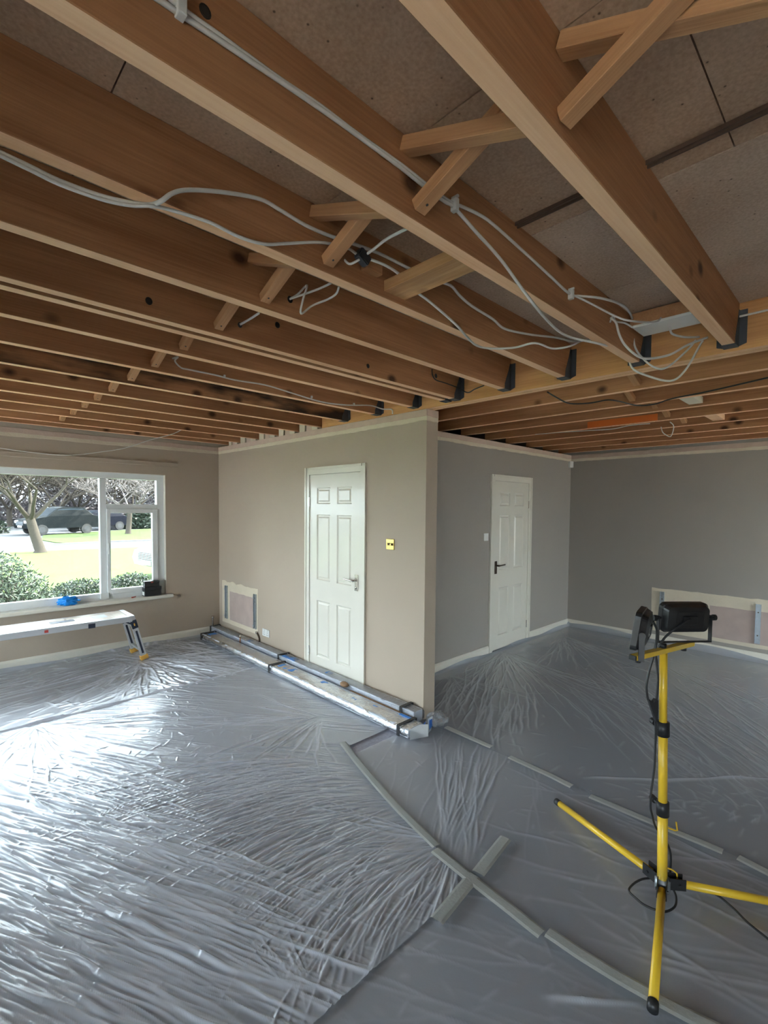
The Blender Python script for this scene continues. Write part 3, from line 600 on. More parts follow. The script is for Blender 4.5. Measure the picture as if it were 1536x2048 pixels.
def sheet(name, x0, x1, y0, y1, st, z, build, mt, label, keep=None, edge_up=None, hs=1., gref=.009):
    nx = int((x1-x0)/st)+1; ny = int((y1-y0)/st)+1; Hm = np.zeros((nx, ny)); build(Hm, (x0, y0, st))
    X, Y = np.meshgrid(x0+st*np.arange(nx), y0+st*np.arange(ny), indexing='ij')
    und = .0022*(np.sin(X*3.1+Y*2.3)+np.sin(X*-1.7+Y*4.1+1)+np.sin(X*5.3-Y*3.7+2))
    g = np.clip(Hm/gref, 0, 1).ravel(); Zc = z+.006+und+Hm*hs
    under = (X > -.37) & (X < -.01) & (Y > -3.78) & (Y < -.02); Zc = np.where(under, np.minimum(Zc, z+.008), Zc)
    if edge_up is not None: Zc = Zc+edge_up(X, Y)
    co = np.stack([X, Y, Zc], -1).reshape(-1, 3)
    idx = np.arange(nx*ny).reshape(nx, ny)
    q = np.stack([idx[:-1, :-1], idx[1:, :-1], idx[1:, 1:], idx[:-1, 1:]], -1).reshape(-1, 4)
    if keep is not None:
        cx = (X[:-1, :-1]+st/2).ravel(); cy = (Y[:-1, :-1]+st/2).ravel(); q = q[keep(cx, cy)]
        used = np.unique(q); mp = np.full(nx*ny, -1); mp[used] = np.arange(len(used)); co = co[used]; q = mp[q]; g = g[used]
    me = bpy.data.meshes.new(name); me.vertices.add(len(co)); me.vertices.foreach_set('co', co.ravel())
    me.loops.add(q.size); me.loops.foreach_set('vertex_index', q.ravel().astype(np.int32))
    me.polygons.add(len(q)); me.polygons.foreach_set('loop_start', np.arange(0, q.size, 4, dtype=np.int32)); me.polygons.foreach_set('loop_total', np.full(len(q), 4, dtype=np.int32))
    me.update(calc_edges=True); me.polygons.foreach_set('use_smooth', np.ones(len(q), dtype=bool)); me.materials.append(mt)
    at = me.attributes.new('gather', 'FLOAT', 'POINT'); at.data.foreach_set('value', g.astype(np.float32))
    o = bpy.data.objects.new(name, me); COL.objects.link(o); return tag(o, label, 'plastic sheet', 'polythene floor sheets')
A_ = lambda dx, dy: math.atan2(dy, dx)
nobl = lambda x, y: not (x < -1.75 and y < -2.9)
def bB(Hm, o):
    streaks(Hm, o, (-2.7, -.3, -4.7, -1.6), A_(-1.0, 1.30), 300, .4, 1.3, .0034, .005, .14, nobl)
    for k in range(380):      # tension folds gathered at the tape seam
        t = R_(); p0 = (-.80-.22*t+U(-.03, .03), -3.75-.95*t+U(-.05, .05)); a = A_(-1.0, 1.45-1.25*t)+U(-.16, .16); L = U(.4, 1.7-1.0*t); s = U(0, .4)
        pts = [(p0[0]+math.cos(a+.10*k2)*(s+L*k2/4), p0[1]+math.sin(a+.10*k2)*(s+L*k2/4)) for k2 in range(5)]
        ridge(Hm, o[0], o[1], o[2], pts, U(.3, 1)*.0075, U(.004, .0075), seed=U(0, 6))
    streaks(Hm, o, (-2.75, -1.75, -4.7, -2.6), A_(.43, -.9), 420, .5, 1.7, .0085, .0058, .05)
    streaks(Hm, o, (-2.7, -2.0, -4.6, -3.0), A_(.43, -.9), 40, .8, 1.8, .013, .009, .04)
    ridge(Hm, o[0], o[1], o[2], [(-2.7, -1.9), (-2.45, -2.43), (-2.27, -2.98), (-2.03, -3.33), (-1.7, -3.7)], .015, .012)
    ridge(Hm, o[0], o[1], o[2], [(-2.62, -2.7), (-2.51, -3.13), (-2.38, -3.53), (-2.2, -3.95), (-2.05, -4.33), (-1.94, -4.55), (-1.78, -4.78)], .017, .013)
    ridge(Hm, o[0], o[1], o[2], [(-2.66, -3.2), (-2.56, -3.67), (-2.33, -4.14), (-2.16, -4.51)], .012, .011)
    fan(Hm, o, (-2.18, -1.66), -2.4, -.5, 50, .3, 1.4, .008, .007)
    fan(Hm, o, (-1.86, -4.75), .9, 2.2, 26, .2, .5, .007, .0045)
    fan(Hm, o, (-.55, -3.0), 1.8, 4.2, 40, .3, 1.0, .006, .008)
    crumple(Hm, o, (-2.4, -1.1, -3.6, -1.8), 380, .11, .0038, .0048); crumple(Hm, o, (-2.7, -1.2, -4.7, -1.7), 160, .07, .0025, .005)
    fan(Hm, o, (-.9, -4.6), 2.0, 4.0, 70, .3, .9, .0075, .005)
    ridge(Hm, o[0], o[1], o[2], [(-4.3, -1.62), (-2, -1.63), (-.3, -1.60)], .018, .010)
def bL(Hm, o): streaks(Hm, o, (-4.5, -2.8, -4.7, -1.6), A_(.43, -.9), 80, .5, 1.7, .012, .016, .2)
def keepB(x, y):
    lim = np.where(y > -3.5, -.03, -.74-.28*np.clip((-3.5-y)/1.1, 0, 1.2)); return x < lim
def bA(Hm, o):
    fan(Hm, o, (-1.07, -.62), 3.3, 6.2, 90, .3, 1.2, .012, .011); fan(Hm, o, (-1.1, -.3), 0, 6.28, 30, .2, .7, .008, .011)
    streaks(Hm, o, (-1.2, -.4, -1.6, -.3), A_(.35, -.9), 130, .3, 1.0, .010, .012, .3); crumple(Hm, o, (-4.2, -.4, -1.6, -.1), 320, .2, .006, .012)
    streaks(Hm, o, (-3.5, -1.2, -1.6, -.2), A_(1, .25), 60, .4, 1.4, .006, .014, .3)
def bC(Hm, o):
    for k in range(34):      # long folds running from the cross tape toward the far door
        t = R_(); p0 = (-.98+U(-.05, .05), -4.62+U(-.12, .1)); a = A_(1.6+U(-.5, .5), .9+U(-.35, .3)); L = U(.5, 1.3)
        ridge(Hm, o[0], o[1], o[2], [(p0[0]+math.cos(a)*L*k2/3, p0[1]+math.sin(a)*L*k2/3) for k2 in range(4)], U(.3, 1)*.009, U(.0055, .008), seed=U(0, 6))
    streaks(Hm, o, (-1, 0, -4.8, -3.6), A_(1, .55), 26, .3, 1.0, .003, .006, .2); crumple(Hm, o, (-1, 0, -6.2, -3.6), 120, .10, .003, .007)
    streaks(Hm, o, (-1, 0, -6.5, -4.8), A_(.3, -1), 40, .4, 1.2, .005, .010, .5)
def bD(Hm, o):
    streaks(Hm, o, (-2.4, -1.05, -6, -4.8), A_(.5, -.9), 24, .3, .9, .003, .007, .5); streaks(Hm, o, (-2.3, -1.05, -5.6, -4.8), A_(.43, -.9), 24, .5, 1.2, .004, .006, .08); crumple(Hm, o, (-2.2, -1.0, -6, -4.8), 140, .10, .003, .009)
    ridge(Hm, o[0], o[1], o[2], [(-1.285, -5.27), (-1.2, -5.365), (-1.06, -5.515)], .016, .010, wob=.001)
def bR(Hm, o):
    fan(Hm, o, (1.95, -3.06), 3.3, 4.6, 56, .4, 2.2, .012, .0065); fan(Hm, o, (.9, -3.1), 3.5, 4.9, 26, .3, 1.2, .010, .0075)
    fan(Hm, o, (3.1, -3.2), 3.4, 4.6, 40, .4, 1.6, .010, .008); streaks(Hm, o, (.8, 2.4, -5.7, -4.2), A_(.85, .86), 90, .4, 1.6, .008, .008, .15)
    crumple(Hm, o, (.15, .85, -5.65, -5.1), 90, .12, .009, .007); crumple(Hm, o, (0, 3.6, -6.2, -3), 300, .16, .004, .008)
    ridge(Hm, o[0], o[1], o[2], [(.1, -4.8), (.45, -5.15), (.79, -5.47), (1.1, -5.8)], .022, .010)
    for _ in range(40):
        x = U(-.02, .5); y = U(-4.3, -3.6); a = A_(1.2, .62+U(-.2, .2)); L = U(.4, 1.6); ridge(Hm, o[0], o[1], o[2], [(x+math.cos(a)*L*k/3, y+math.sin(a)*L*k/3) for k in range(4)], .013, .0075, seed=U(0, 6))
def upR(X, Y):     # the sheet climbs a little up the skirtings
    return .035*np.clip((Y-(YD-.06))/.045, 0, 1)**1.5*(1+.5*np.sin(X*6))+.05*np.clip((X-(XE-.07))/.05, 0, 1)**1.5*(1+.4*np.sin(Y*5))
def upA(X, Y): return .03*np.clip((Y+.06)/.045, 0, 1)**1.5*(1+.5*np.sin(X*5))
sheet('polythene_sheet', -2.78, -.02, -4.80, -1.60, .0044, .004, bB, M['film'], 'large creased clear polythene sheet in front of the wrapped packs', keepB)
sheet('polythene_sheet', -4.55, -2.74, -4.80, -1.60, .012, .002, bL, M['film'], 'creased polythene sheet beyond the left picture edge')
sheet('polythene_sheet', -4.55, -.02, -1.66, -.018, .009, .0, bA, M['film'], 'creased polythene sheet under the work platform by the window', None, upA)
sheet('polythene_sheet', -1.04, .03, -6.2, -3.60, .0055, .0, bC, M['film_mid'], 'clear polythene strip between the two taped seams', None, None, .5, .008)
sheet('polythene_sheet', -2.9, -1.01, -6.2, -4.76, .0065, -.002, bD, M['film_mid'], 'smooth clear polythene sheet at the bottom edge of the picture', None, None, .5, .008)
sheet('polythene_sheet', -.02, XE-.018, -6.2, YD-.018, .0072, .003, bR, M['film_clear'], 'clear polythene sheet spread over the dark room floor', lambda x, y: ~((x < TP+.03) & (y > YE-.02)), upR, .5, .010)

sheet('polythene_sheet', -4.55, XE-.018, -7.7, -6.17, .025, -.002, lambda Hm, o: None, M['film_clear'], 'flat polythene sheet behind the camera')
sheet('polythene_sheet', -4.55, -2.87, -6.2, -4.76, .02, -.003, lambda Hm, o: None, M['film_clear'], 'flat polythene sheet left of the camera')

# masking tape on the seams
def tape(pts, w, label, seed):
    P = spline([(x, y, 0) for x, y in pts], 6); bm = new_bm(); rows = []
    for i, q in enumerate(P):
        t = (P[min(i+1, len(P)-1)]-P[max(i-1, 0)]).normalized(); n = Vector((-t.y, t.x, 0)); zz = .026+.002*mnoise.noise((q.x*9, q.y*9, seed))
        rows.append([bm.verts.new(q+n*w/2+Vector((0, 0, zz-.004))), bm.verts.new(q+n*w*.3+Vector((0, 0, zz))), bm.verts.new(q-n*w*.3+Vector((0, 0, zz))), bm.verts.new(q-n*w/2+Vector((0, 0, zz-.004)))])
    for a, b in zip(rows, rows[1:]):
        for k in range(3): bm.faces.new((a[k], a[k+1], b[k+1], b[k]))
    r = bmesh.ops.solidify(bm, geom=bm.faces[:], thickness=.0015)
    return tag(finish('tape_strip', bm, M['tape']), label, 'tape', 'tape on the sheet seams')
tape([(-.70, -3.45), (-.80, -3.75), (-.93, -4.2), (-1.01, -4.565)], .05, 'pale tape strip on the seam, from the packs to the crossing', 1)
tape([(-1.035, -4.575), (-1.06, -4.85), (-1.085, -5.155)], .055, 'pale tape strip on the seam, through the crossing', 2)
tape([(-1.06, -5.165), (-1.055, -5.35), (-1.03, -5.56), (-.99, -5.75), (-.93, -6.0)], .055, 'pale tape strip on the seam, ending under the stand leg', 3)
tape([(-1.33, -4.835), (-1.17, -4.815), (-1.03, -4.80)], .06, 'short tape strip crossing the seam, camera side', 4)
tape([(-1.01, -4.805), (-.87, -4.785), (-.72, -4.765)], .06, 'short tape strip crossing the seam, far side', 5)
tape([(.0, -3.80), (-.005, -4.0), (-.005, -4.205)], .05, 'tape strip on the threshold seam, nearest the partition', 6)
tape([(-.03, -4.36), (-.04, -4.6), (-.055, -4.795)], .05, 'tape strip on the threshold seam, second from the partition', 7)
tape([(-.072, -4.91), (-.065, -5.2), (-.053, -5.54)], .05, 'tape strip on the threshold seam, behind the light stand', 8)
tape([(-.046, -5.60), (-.07, -5.75), (-.09, -5.95)], .05, 'tape strip on the threshold seam, at the picture edge', 9)

# ================================================================== WRAPPED PACKS ALONG THE PARTITION
def pack(x0, x1, y0, y1, h, label, seed, straps, blues, wrap_side):
    r = root('wrapped_pack', ((x0+x1)/2, (y0+y1)/2, 0), label, 'package', 'wrapped packs by the partition')
    zb = .016
    B('carton', (x0+.006, x1-.004, y0+.01, y1-.01, zb, h-.004), M['packgrey'], r, .006)
    # loose shrink wrap, a lumpy shell
    n = int((y1-y0)/.02); m = 18; bm = new_bm(); rings = []
    for i in range(n+1):
        y = y0+(y1-y0)*i/n; ring = []
        for k in range(m):
            a = 2*math.pi*k/m; cx, cz = (x0+x1)/2, (zb+h)/2; ca, sa = math.cos(a), math.sin(a)
            e = 3.2; px = math.copysign(abs(ca)**(2/e), ca)*(x1-x0)/2; pz = math.copysign(abs(sa)**(2/e), sa)*(h-zb)/2
            d = .006*mnoise.noise((y*7, a*1.6, seed))+.005*mnoise.noise((y*26, a*4, seed+4))+.003
            d += wrap_side*.012*max(0, -ca)*abs(mnoise.noise((y*13, seed, 1)))
            ring.append(bm.verts.new((cx+px*(1+d/.07), y, max(.0145, cz+pz*(1+d/.05)))))
        rings.append(ring)
    for a, b in zip(rings, rings[1:]):
        for k in range(m): bm.faces.new((a[k], a[(k+1) % m], b[(k+1) % m], b[k]))
    finish('shrink_wrap', bm, M['wrap'], r, smooth=True)
    for y in straps:
        bm = new_bm(); t = .014; e = .010
        for q in ((x0-e, x1+e*.2, h+.005, h+.010), (x0-e-.004, x0-e, zb, h+.010), (x1+e*.2, x1+e*.2+.002, zb, h+.010)): box(bm, q[0], q[1], y-t, y+t, q[2], q[3])
        finish('black_strap', bm, M['black'], r)
    for (ya, yb, xa, xb) in blues:
        B('blue_print', (xa, xb, ya, yb, h-.002, h+.002), M['blue'], r)
    return r
pa = pack(-.135, -.022, -3.60, -.03, .108, 'long shrink-wrapped pack tight against the partition', 3.1, (-.06, -1.69, -3.47), ((-1.95, -1.72, -.125, -.06), (-1.02, -.93, -.11, -.06), (-2.5, -2.43, -.10, -.05)), .4)
pb = pack(-.335, -.165, -3.73, -.22, .085, 'long shrink-wrapped pack in front with open flap end', 7.7, (-.25, -1.85, -3.64), ((-2.15, -1.90, -.28, -.21), (-2.62, -2.55, -.27, -.20), (-3.2, -3.02, -.27, -.25), (-3.62, -3.5, -.20, -.175), (-.38, -.30, -.29, -.2), (-3.45, -3.25, -.235, -.225)), 1.)
# torn flaps at the open end
for nm, pts, m_ in (('end_flap', [(-.33, -3.74, .014), (-.20, -3.80, .018), (-.19, -3.79, .10), (-.25, -3.765, .11), (-.32, -3.735, .085)], 'palepack'),
                    ('end_flap', [(-.20, -3.79, .03), (-.12, -3.76, .025), (-.10, -3.75, .12), (-.18, -3.775, .13)], 'palepack'),
                    ('blue_flap', [(-.255, -3.770, .055), (-.165, -3.735, .05), (-.155, -3.733, .092), (-.24, -3.763, .088)], 'blue'),
                    ('blue_flap', [(-.19, -3.80, .06), (-.13, -3.775, .06), (-.125, -3.77, .115), (-.18, -3.79, .125)], 'blue')):
    bm = new_bm(); vs = [bm.verts.new(q) for q in pts]; bm.faces.new(vs); bmesh.ops.solidify(bm, geom=bm.faces[:], thickness=.003); finish(nm, bm, M[m_], pb)
# crumpled clear tail of the wrap on the floor by the partition end
bm = new_bm(); bmesh.ops.create_icosphere(bm, subdivisions=4, radius=1)
for v in bm.verts:
    d = 1+.35*mnoise.noise(v.co*2.2)+.25*mnoise.noise(v.co*5); v.co = Vector((-.01+.085*v.co.x*d, -3.72+.07*v.co.y*d, max(.024, .06+.05*v.co.z*d)))
tag(finish('wrap_tail', bm, M['wrap'], pa, smooth=True), None)
bm = new_bm(); bmesh.ops.create_icosphere(bm, subdivisions=3, radius=1)
for v in bm.verts: d = 1+.3*mnoise.noise(v.co*2); v.co = Vector((-.148+.028*v.co.x*d, -2.78+.05*v.co.y*d, .105+.02*v.co.z*d))
finish('torn_card', bm, M['brown'], pb, smooth=True)
B('cardboard_edge', (-.16, -.138, -3.55, -2.86, .03, .075), M['brown'], pa, .003)

# ================================================================== RADIATOR MARKS, BRACKETS, SOCKETS
def ragged_patch(name, wall, mt, axis, c, a, b, z0, z1, amp, proud, seed):
    n = 26; bm = new_bm(); pts = []
    for i in range(n): u = i/n; pts.append((a+(b-a)*u, z0+amp*.3*mnoise.noise((u*8, seed, 0))))
    for i in range(8): u = i/8; pts.append((b+amp*.4*mnoise.noise((u*5, seed, 2)), z0+(z1-z0)*u))
    for i in range(n): u = 1-i/n; pts.append((a+(b-a)*u, z1+amp*mnoise.noise((u*8, seed, 5))+amp*.5*mnoise.noise((u*23, seed, 6))))
    for i in range(8): u = 1-i/8; pts.append((a+amp*.4*mnoise.noise((u*5, seed, 8)), z0+(z1-z0)*u))
    prism(bm, pts, 'x' if axis == 'y' else 'y', c-proud, c+.001); return finish(name, bm, mt, wall)
q = ragged_patch('unpainted_patch', wall_p, M['filler'], 'y', 0, -.092, -1.010, .163, .695, .020, .003, 2.2); q['label'] = 'cream unpainted patch where the radiator hung'
ragged_patch('bare_board', wall_p, M['patchboard'], 'y', 0, -.306, -.912, .217, .578, .006, .004, 5.2)
q = ragged_patch('unpainted_patch', wall_e, M['filler'], 'y', XE, -4.048, -5.9, .146, .685, .022, .003, 9.1); q['label'] = 'cream unpainted patch behind the light stand'
ragged_patch('bare_board', wall_e, M['patchboard'], 'y', XE, -4.672, -5.6, .187, .552, .006, .004, 12.4)
def bracket(x, y, z0, z1, label):
    r = root('radiator_bracket', (x, y, z0), label, 'bracket', 'radiator brackets'); bm = new_bm(); w = .024
    box(bm, x-.008, x-.004, y-w, y+w, z0, z1); box(bm, x-.022, x-.008, y-w, y-w+.003, z0, z1); box(bm, x-.022, x-.008, y+w-.003, y+w, z0, z1)
    finish('channel', bm, M['galv'], r)
    for z in (z0+.03, z1-.05):
        bm = new_bm(); box(bm, x-.036, x-.008, y-.014, y+.014, z, z+.004); box(bm, x-.036, x-.033, y-.014, y+.014, z, z+.02); finish('hook', bm, M['galv'], r)
    for z in (z0+.09, z1-.09): bm = new_bm(); tube(bm, [(x-.008, y, z), (x-.012, y, z)], .007, 8); finish('screw_head', bm, M['bronze'], r)
bracket(0, -.225, .222, .64, 'steel radiator bracket on partition patch, nearer the window'); bracket(0, -.958, .225, .63, 'steel radiator bracket on partition patch, nearer the socket')
bracket(XE, -4.17, .20, .643, 'steel radiator bracket half hidden by the floodlight'); bracket(XE, -5.125, .197, .632, 'steel radiator bracket right of the floodlight')
for i, (x, y, z) in enumerate(((-.006, -.50, .40), (-.006, -.62, .24))):
    pass
def plate(name, axis, c, a, b, z0, z1, m, label, cat):
    r = root(name, (c, (a+b)/2, z0) if axis == 'y' else ((a+b)/2, c, z0), label, cat)
    d = (c-.009, c-.0005, min(a, b), max(a, b), z0, z1) if axis == 'y' else (min(a, b), max(a, b), c-.009, c-.0005, z0, z1)
    B('face_plate', d, M[m], r, .003); return r
s1 = plate('double_socket', 'y', 0, -1.118, -1.268, .182, .265, 'white_plastic', 'white double power socket beside the unpainted patch', 'socket')
for yc in (-1.157, -1.229):
    B('rocker', (-.013, -.009, yc-.008, yc+.008, .240, .258), M['white_plastic'], s1, .001)
    for dy, dz in ((0, .226), (-.012, .202), (.012, .202)): B('pin_slot', (-.0095, -.0088, yc+dy-.004, yc+dy+.004, dz-.004, dz+.004), M['black'], s1)
s2 = plate('dimmer_switch', 'y', 0, -3.146, -3.238, 1.303, 1.392, 'brass', 'brass dimmer switch right of the near door', 'switch')
B('inlay', (-.0105, -.009, -3.226, -3.158, 1.338, 1.358), M['bronze'], s2)
for yc in (-3.212, -3.172): bm = new_bm(); tube(bm, [(-.009, yc, 1.348), (-.024, yc, 1.348)], .008, 12); finish('knob', bm, M['brass'], s2)
s3 = plate('light_switch', 'x', YD, 1.650, 1.736, 1.290, 1.376, 'white_plastic', 'white light switch left of the far door', 'switch')
B('rocker', (1.685, 1.701, YD-.013, YD-.009, 1.322, 1.345), M['white_plastic'], s3, .001)
al = root('alarm_sensor', (XE-.03, YD-.03, 2.23), 'small white alarm sensor high in the dark corner', 'sensor')
bm = new_bm(); prism(bm, [(XE-.085, YD-.001), (XE-.085, YD-.03), (XE-.065, YD-.05), (XE-.03, YD-.05), (XE-.001, YD-.02), (XE-.001, YD-.001)], 'z', 2.228, 2.312); finish('housing', bm, M['white_plastic'], al, .003)
B('lens', (XE-.075, XE-.04, YD-.053, YD-.048, 2.245, 2.275), M['upvc'], al, .002)
# pipe stubs
def pipe(pts, label, r=.0075, m='copper'):
    o = root('pipe_stub', pts[0], label, 'pipe', 'capped radiator pipes'); T('pipe', spline(pts, 4), r, M[m], o, 10)
    e = Vector(pts[-1]); T('cap', [e-Vector((0, 0, .012)), e+Vector((0, 0, .012))], r*1.6, M['chrome'], o, 10)
pipe([(-.148, -.86, .01), (-.148, -.86, .09), (-.146, -.858, .145)], 'copper pipe stub rising between the packs')
pipe([(-.012, -1.055, .01), (-.012, -1.055, .12), (-.014, -1.03, .165), (-.014, -1.0, .19)], 'bent grey pipe stub beside the white socket', .009, 'bronze')
pipe([(-.10, -.024, .06), (-.10, -.024, .17), (-.10, -.026, .22)], 'valve-topped pipe stub in the window corner', .012, 'chrome')
# curtain batten above the window
cb = root('curtain_batten', (-2.4, -.02, 2.11), 'taupe-painted curtain batten above the window', 'batten')
bm = new_bm(); prism(bm, [(0, 2.112), (-.018, 2.112), (-.024, 2.118), (-.024, 2.150), (-.030, 2.153), (-.030, 2.161), (0, 2.161)], 'x', -4.4, -.524); finish('board', bm, M['paint'], cb)

# ================================================================== WINDOW-SILL THINGS
def hbox(name, c, sz, rz, m, lid, label):
    r = root(name, (c[0], c[1], c[2]), label, 'box', 'black boxes on the sill'); r.rotation_euler.z = rz; x, y, z = sz
    OFF[r.name] = Vector((0, 0, 0)); B('base', (-x/2, x/2, -y/2, y/2, 0, z*.6), M[m], r, .004); B('lid', (-x/2-.002, x/2+.002, -y/2-.002, y/2+.002, z*.6+.001, z), M[m], r, .004)
    if lid: B('label_strip', (-x/2-.0035, -x/2-.0015, -y*.35, y*.35, z*.1, z*.5), M['white_plastic'], r)
    else: B('logo_mark', (-.012, .012, -y/2-.0035, -y/2-.0015, z*.7, z*.85), M['red'], r)
hbox('black_box', (-.822, .0, .587), (.185, .085, .105), .04, 'black', True, 'larger black box standing on the window sill')
hbox('black_box', (-.828, .0, .693), (.16, .07, .068), -.03, 'black', False, 'smaller black box on top of the larger one')
bm = new_bm(); bmesh.ops.create_icosphere(bm, subdivisions=4, radius=1)
for v in bm.verts:
    n = v.co.normalized(); d = 1+.45*mnoise.noise(n*2.3+Vector((3, 1, 0)))+.35*mnoise.noise(n*5.5)+.15*mnoise.noise(n*11); v.co = Vector((-1.655+.085*n.x*d, -.012+.035*n.y*d, max(.586, .628+.048*n.z*d)))
tag(finish('rubber_glove', bm, M['cloth'], None, smooth=True), 'crumpled bright blue glove on the window sill', 'glove')
bm = new_bm(); tube(bm, [(-1.045, -.03, .592), (-1.0, -.012, .594)], .006, 8); box(bm, -1.05, -1.035, -.04, -.025, .587, .600)
tag(finish('red_clip', bm, M['red']), 'small red plastic clip on the sill beside boxes', 'clip')

# ================================================================== WORK PLATFORM
wp = root('work_platform', (-1.75, -.40, 0), 'aluminium folding work platform below the window', 'platform')
PX0, PX1, PY0, PY1, PZ = -2.40, -1.185, -.600, -.215, .500
B('deck_tray', (PX0+.05, PX1-.045, PY0+.018, PY1-.018, PZ-.012, PZ-.004), M['aludeck'], wp)
for i in range(11):
    y = PY0+.022+(PY1-PY0-.044)*(i+.15)/11; B('deck_rib', (PX0+.05, PX1-.045, y, y+.022, PZ-.004, PZ), M['aludeck'], wp, .0015)
for y0, y1 in ((PY0, PY0+.02), (PY1-.02, PY1)): B('side_rail', (PX0+.02, PX1-.02, y0, y1, PZ-.06, PZ-.002), M['alu'], wp, .003)
for x0, x1 in ((PX0, PX0+.05), (PX1-.05, PX1)):
    B('end_cap', (x0, x1, PY0-.004, PY1+.004, PZ-.012, PZ+.004), M['alu'], wp, .004)
B('hand_slot', (-1.88, -1.68, -.45, -.375, PZ-.001, PZ+.0015), M['navy'], wp, .0006); B('warning_label', (-1.52, -1.40, -.47, -.33, PZ-.001, PZ+.0012), M['packgrey'], wp)
B('rail_lock', (-1.60, -1.54, PY0-.006, PY0, PZ-.065, PZ-.02), M['navy'], wp, .002); B('red_mark', (-1.95, -1.92, PY0-.003, PY0, PZ-.045, PZ-.02), M['red'], wp)
def pleg(xt, xb, y, lab):
    d = (Vector((xb, y, .02))-Vector((xt, y, PZ-.02))).normalized(); a = Vector((xt, y, PZ-.02)); L = (Vector((xb, y, .02))-a).length
    def seg(name, t0, t1, w, dp, m, off=0., par=None):
        bm = new_bm(); p, q = a+d*t0, a+d*t1; nx = Vector((-d.z, 0, d.x))
        vs = []
        for e in (p, q):
            for sx in (-1, 1):
                for sy in (-1, 1): vs.append(bm.verts.new(e+nx*(sx*w/2)+Vector((0, sy*dp/2+off, 0))))
        for f in ((0, 1, 3, 2), (4, 6, 7, 5), (0, 4, 5, 1), (2, 3, 7, 6), (0, 2, 6, 4), (1, 5, 7, 3)): bm.faces.new([vs[k] for k in f])
        return finish(name, bm, M[m], par or wp, .002)
    lg = seg('leg', 0, L-.04, .055, .026, 'alu'); s = -1
    seg('lock_plate', .03, .12, .058, .010, 'navy', s*.017, lg); seg('lock_button', .06, .09, .012, .006, 'amber', s*.024, lg)
    seg('label_strip', .15, L-.07, .02, .004, 'navy', s*.014, lg)
    for k in range(7): seg('hole', .14+k*.045, .155+k*.045, .012, .002, 'navy', .0135, lg)
    seg('rubber_foot', L-.045, L-.002, .075, .05, 'amber', 0, lg)
for xt, xb in ((-1.205, -1.085), (-2.38, -2.50)):
    pleg(xt, xb, -.575, ''); pleg(xt, xb, -.235, '')
    for t in (.22, .80):
        x = xt+(xb-xt)*t; z = PZ-.02-(PZ-.04)*t; B('rung', (x-.014, x+.014, -.562, -.248, z-.012, z+.012), M['alu'], wp, .003)
    s = 1 if xb > xt else -1; bm = new_bm(); tube(bm, [(xt-s*.10, -.582, PZ-.035), (xt+s*.02, -.582, PZ-.10)], .008, 6); finish('fold_brace', bm, M['navy'], wp)

# ================================================================== WORK LIGHT STAND
st = root('work_light_stand', (-.55, -5.42, 0), 'yellow tripod stand with two black floodlights', 'work light')
hubz = .105; p0 = Vector((-.552, -5.420, .02)); p1 = Vector((-.563, -5.398, 1.062)); pz = lambda t: p0+(p1-p0)*t
def ztube(name, t0, t1, r, m, par=st, n=16): return T(name, [pz(t0), pz(t1)], r, M[m], par, n)
T('lower_pole', [pz(.045), pz(.36)], .0195, M['yellow'], st, 20); T('middle_pole', [pz(.35), pz(.69)], .0175, M['yellow'], st, 20); T('upper_pole', [pz(.68), pz(1.0)], .0150, M['yellow'], st, 20)
for t in (.365, .69):
    c = ztube('clamp_collar', t-.028, t+.028, .0245, 'black', st, 20); q = pz(t)
    bm = new_bm(); tube(bm, [q+Vector((.015, .018, 0)), q+Vector((.04, .045, 0))], .007, 8); tube(bm, [q+Vector((.036, .04, 0)), q+Vector((.052, .058, 0))], .014, 10); finish('clamp_knob', bm, M['black'], c)
hub = T('leg_hub', [(-.552, -5.42, .055), (-.552, -5.42, .100)], .030, M['galv'], st, 16)
feet = [(-.262, -4.80, .024), (-1.085, -5.545, .024), (-.16, -5.92, .024)]
for k, f in enumerate(feet):
    f = Vector(f); c = Vector((-.552, -5.42, .088)); d = Vector((f.x-c.x, f.y-c.y, 0)).normalized(); s = c+d*.055; s.z = .085
    lg = T('leg', [s, f+(s-f).normalized()*.02], .0155, M['yellow'], st, 14); T('foot_cap', [f+(s-f).normalized()*.03, f+Vector((0, 0, 0))], .0175, M['black'], lg, 12)
    nrm = Vector((-d.y, d.x, 0)); bm = new_bm()
    for sg in (-1, 1):
        a = c+d*.02+nrm*sg*.017; b = c+d*.085+nrm*sg*.017
        vs = [bm.verts.new(q+Vector((0, 0, dz))+nrm*w) for w in (-.002, .002) for q, dz in ((a, -.022), (b, -.022), (b, .024), (a, .026))]
        bm.faces.new(vs[:4]); bm.faces.new(vs[4:][::-1])
        for i in range(4): bm.faces.new((vs[i], vs[i+4], vs[(i+1) % 4+4], vs[(i+1) % 4]))
    tube(bm, [c+d*.06+nrm*-.024, c+d*.06+nrm*.024], .006, 8); finish('leg_joint', bm, M['black'], lg)
# cable hooks
T('cable_hook', [(-.545, -5.422, .320), (-.517, -5.449, .304), (-.509, -5.457, .304), (-.513, -5.453, .340)], .0035, M['yellow'], st, 8)
T('cable_hook', [(-.545, -5.422, .146), (-.518, -5.449, .132), (-.507, -5.460, .118), (-.505, -5.462, .092)], .0035, M['yellow'], st, 8)
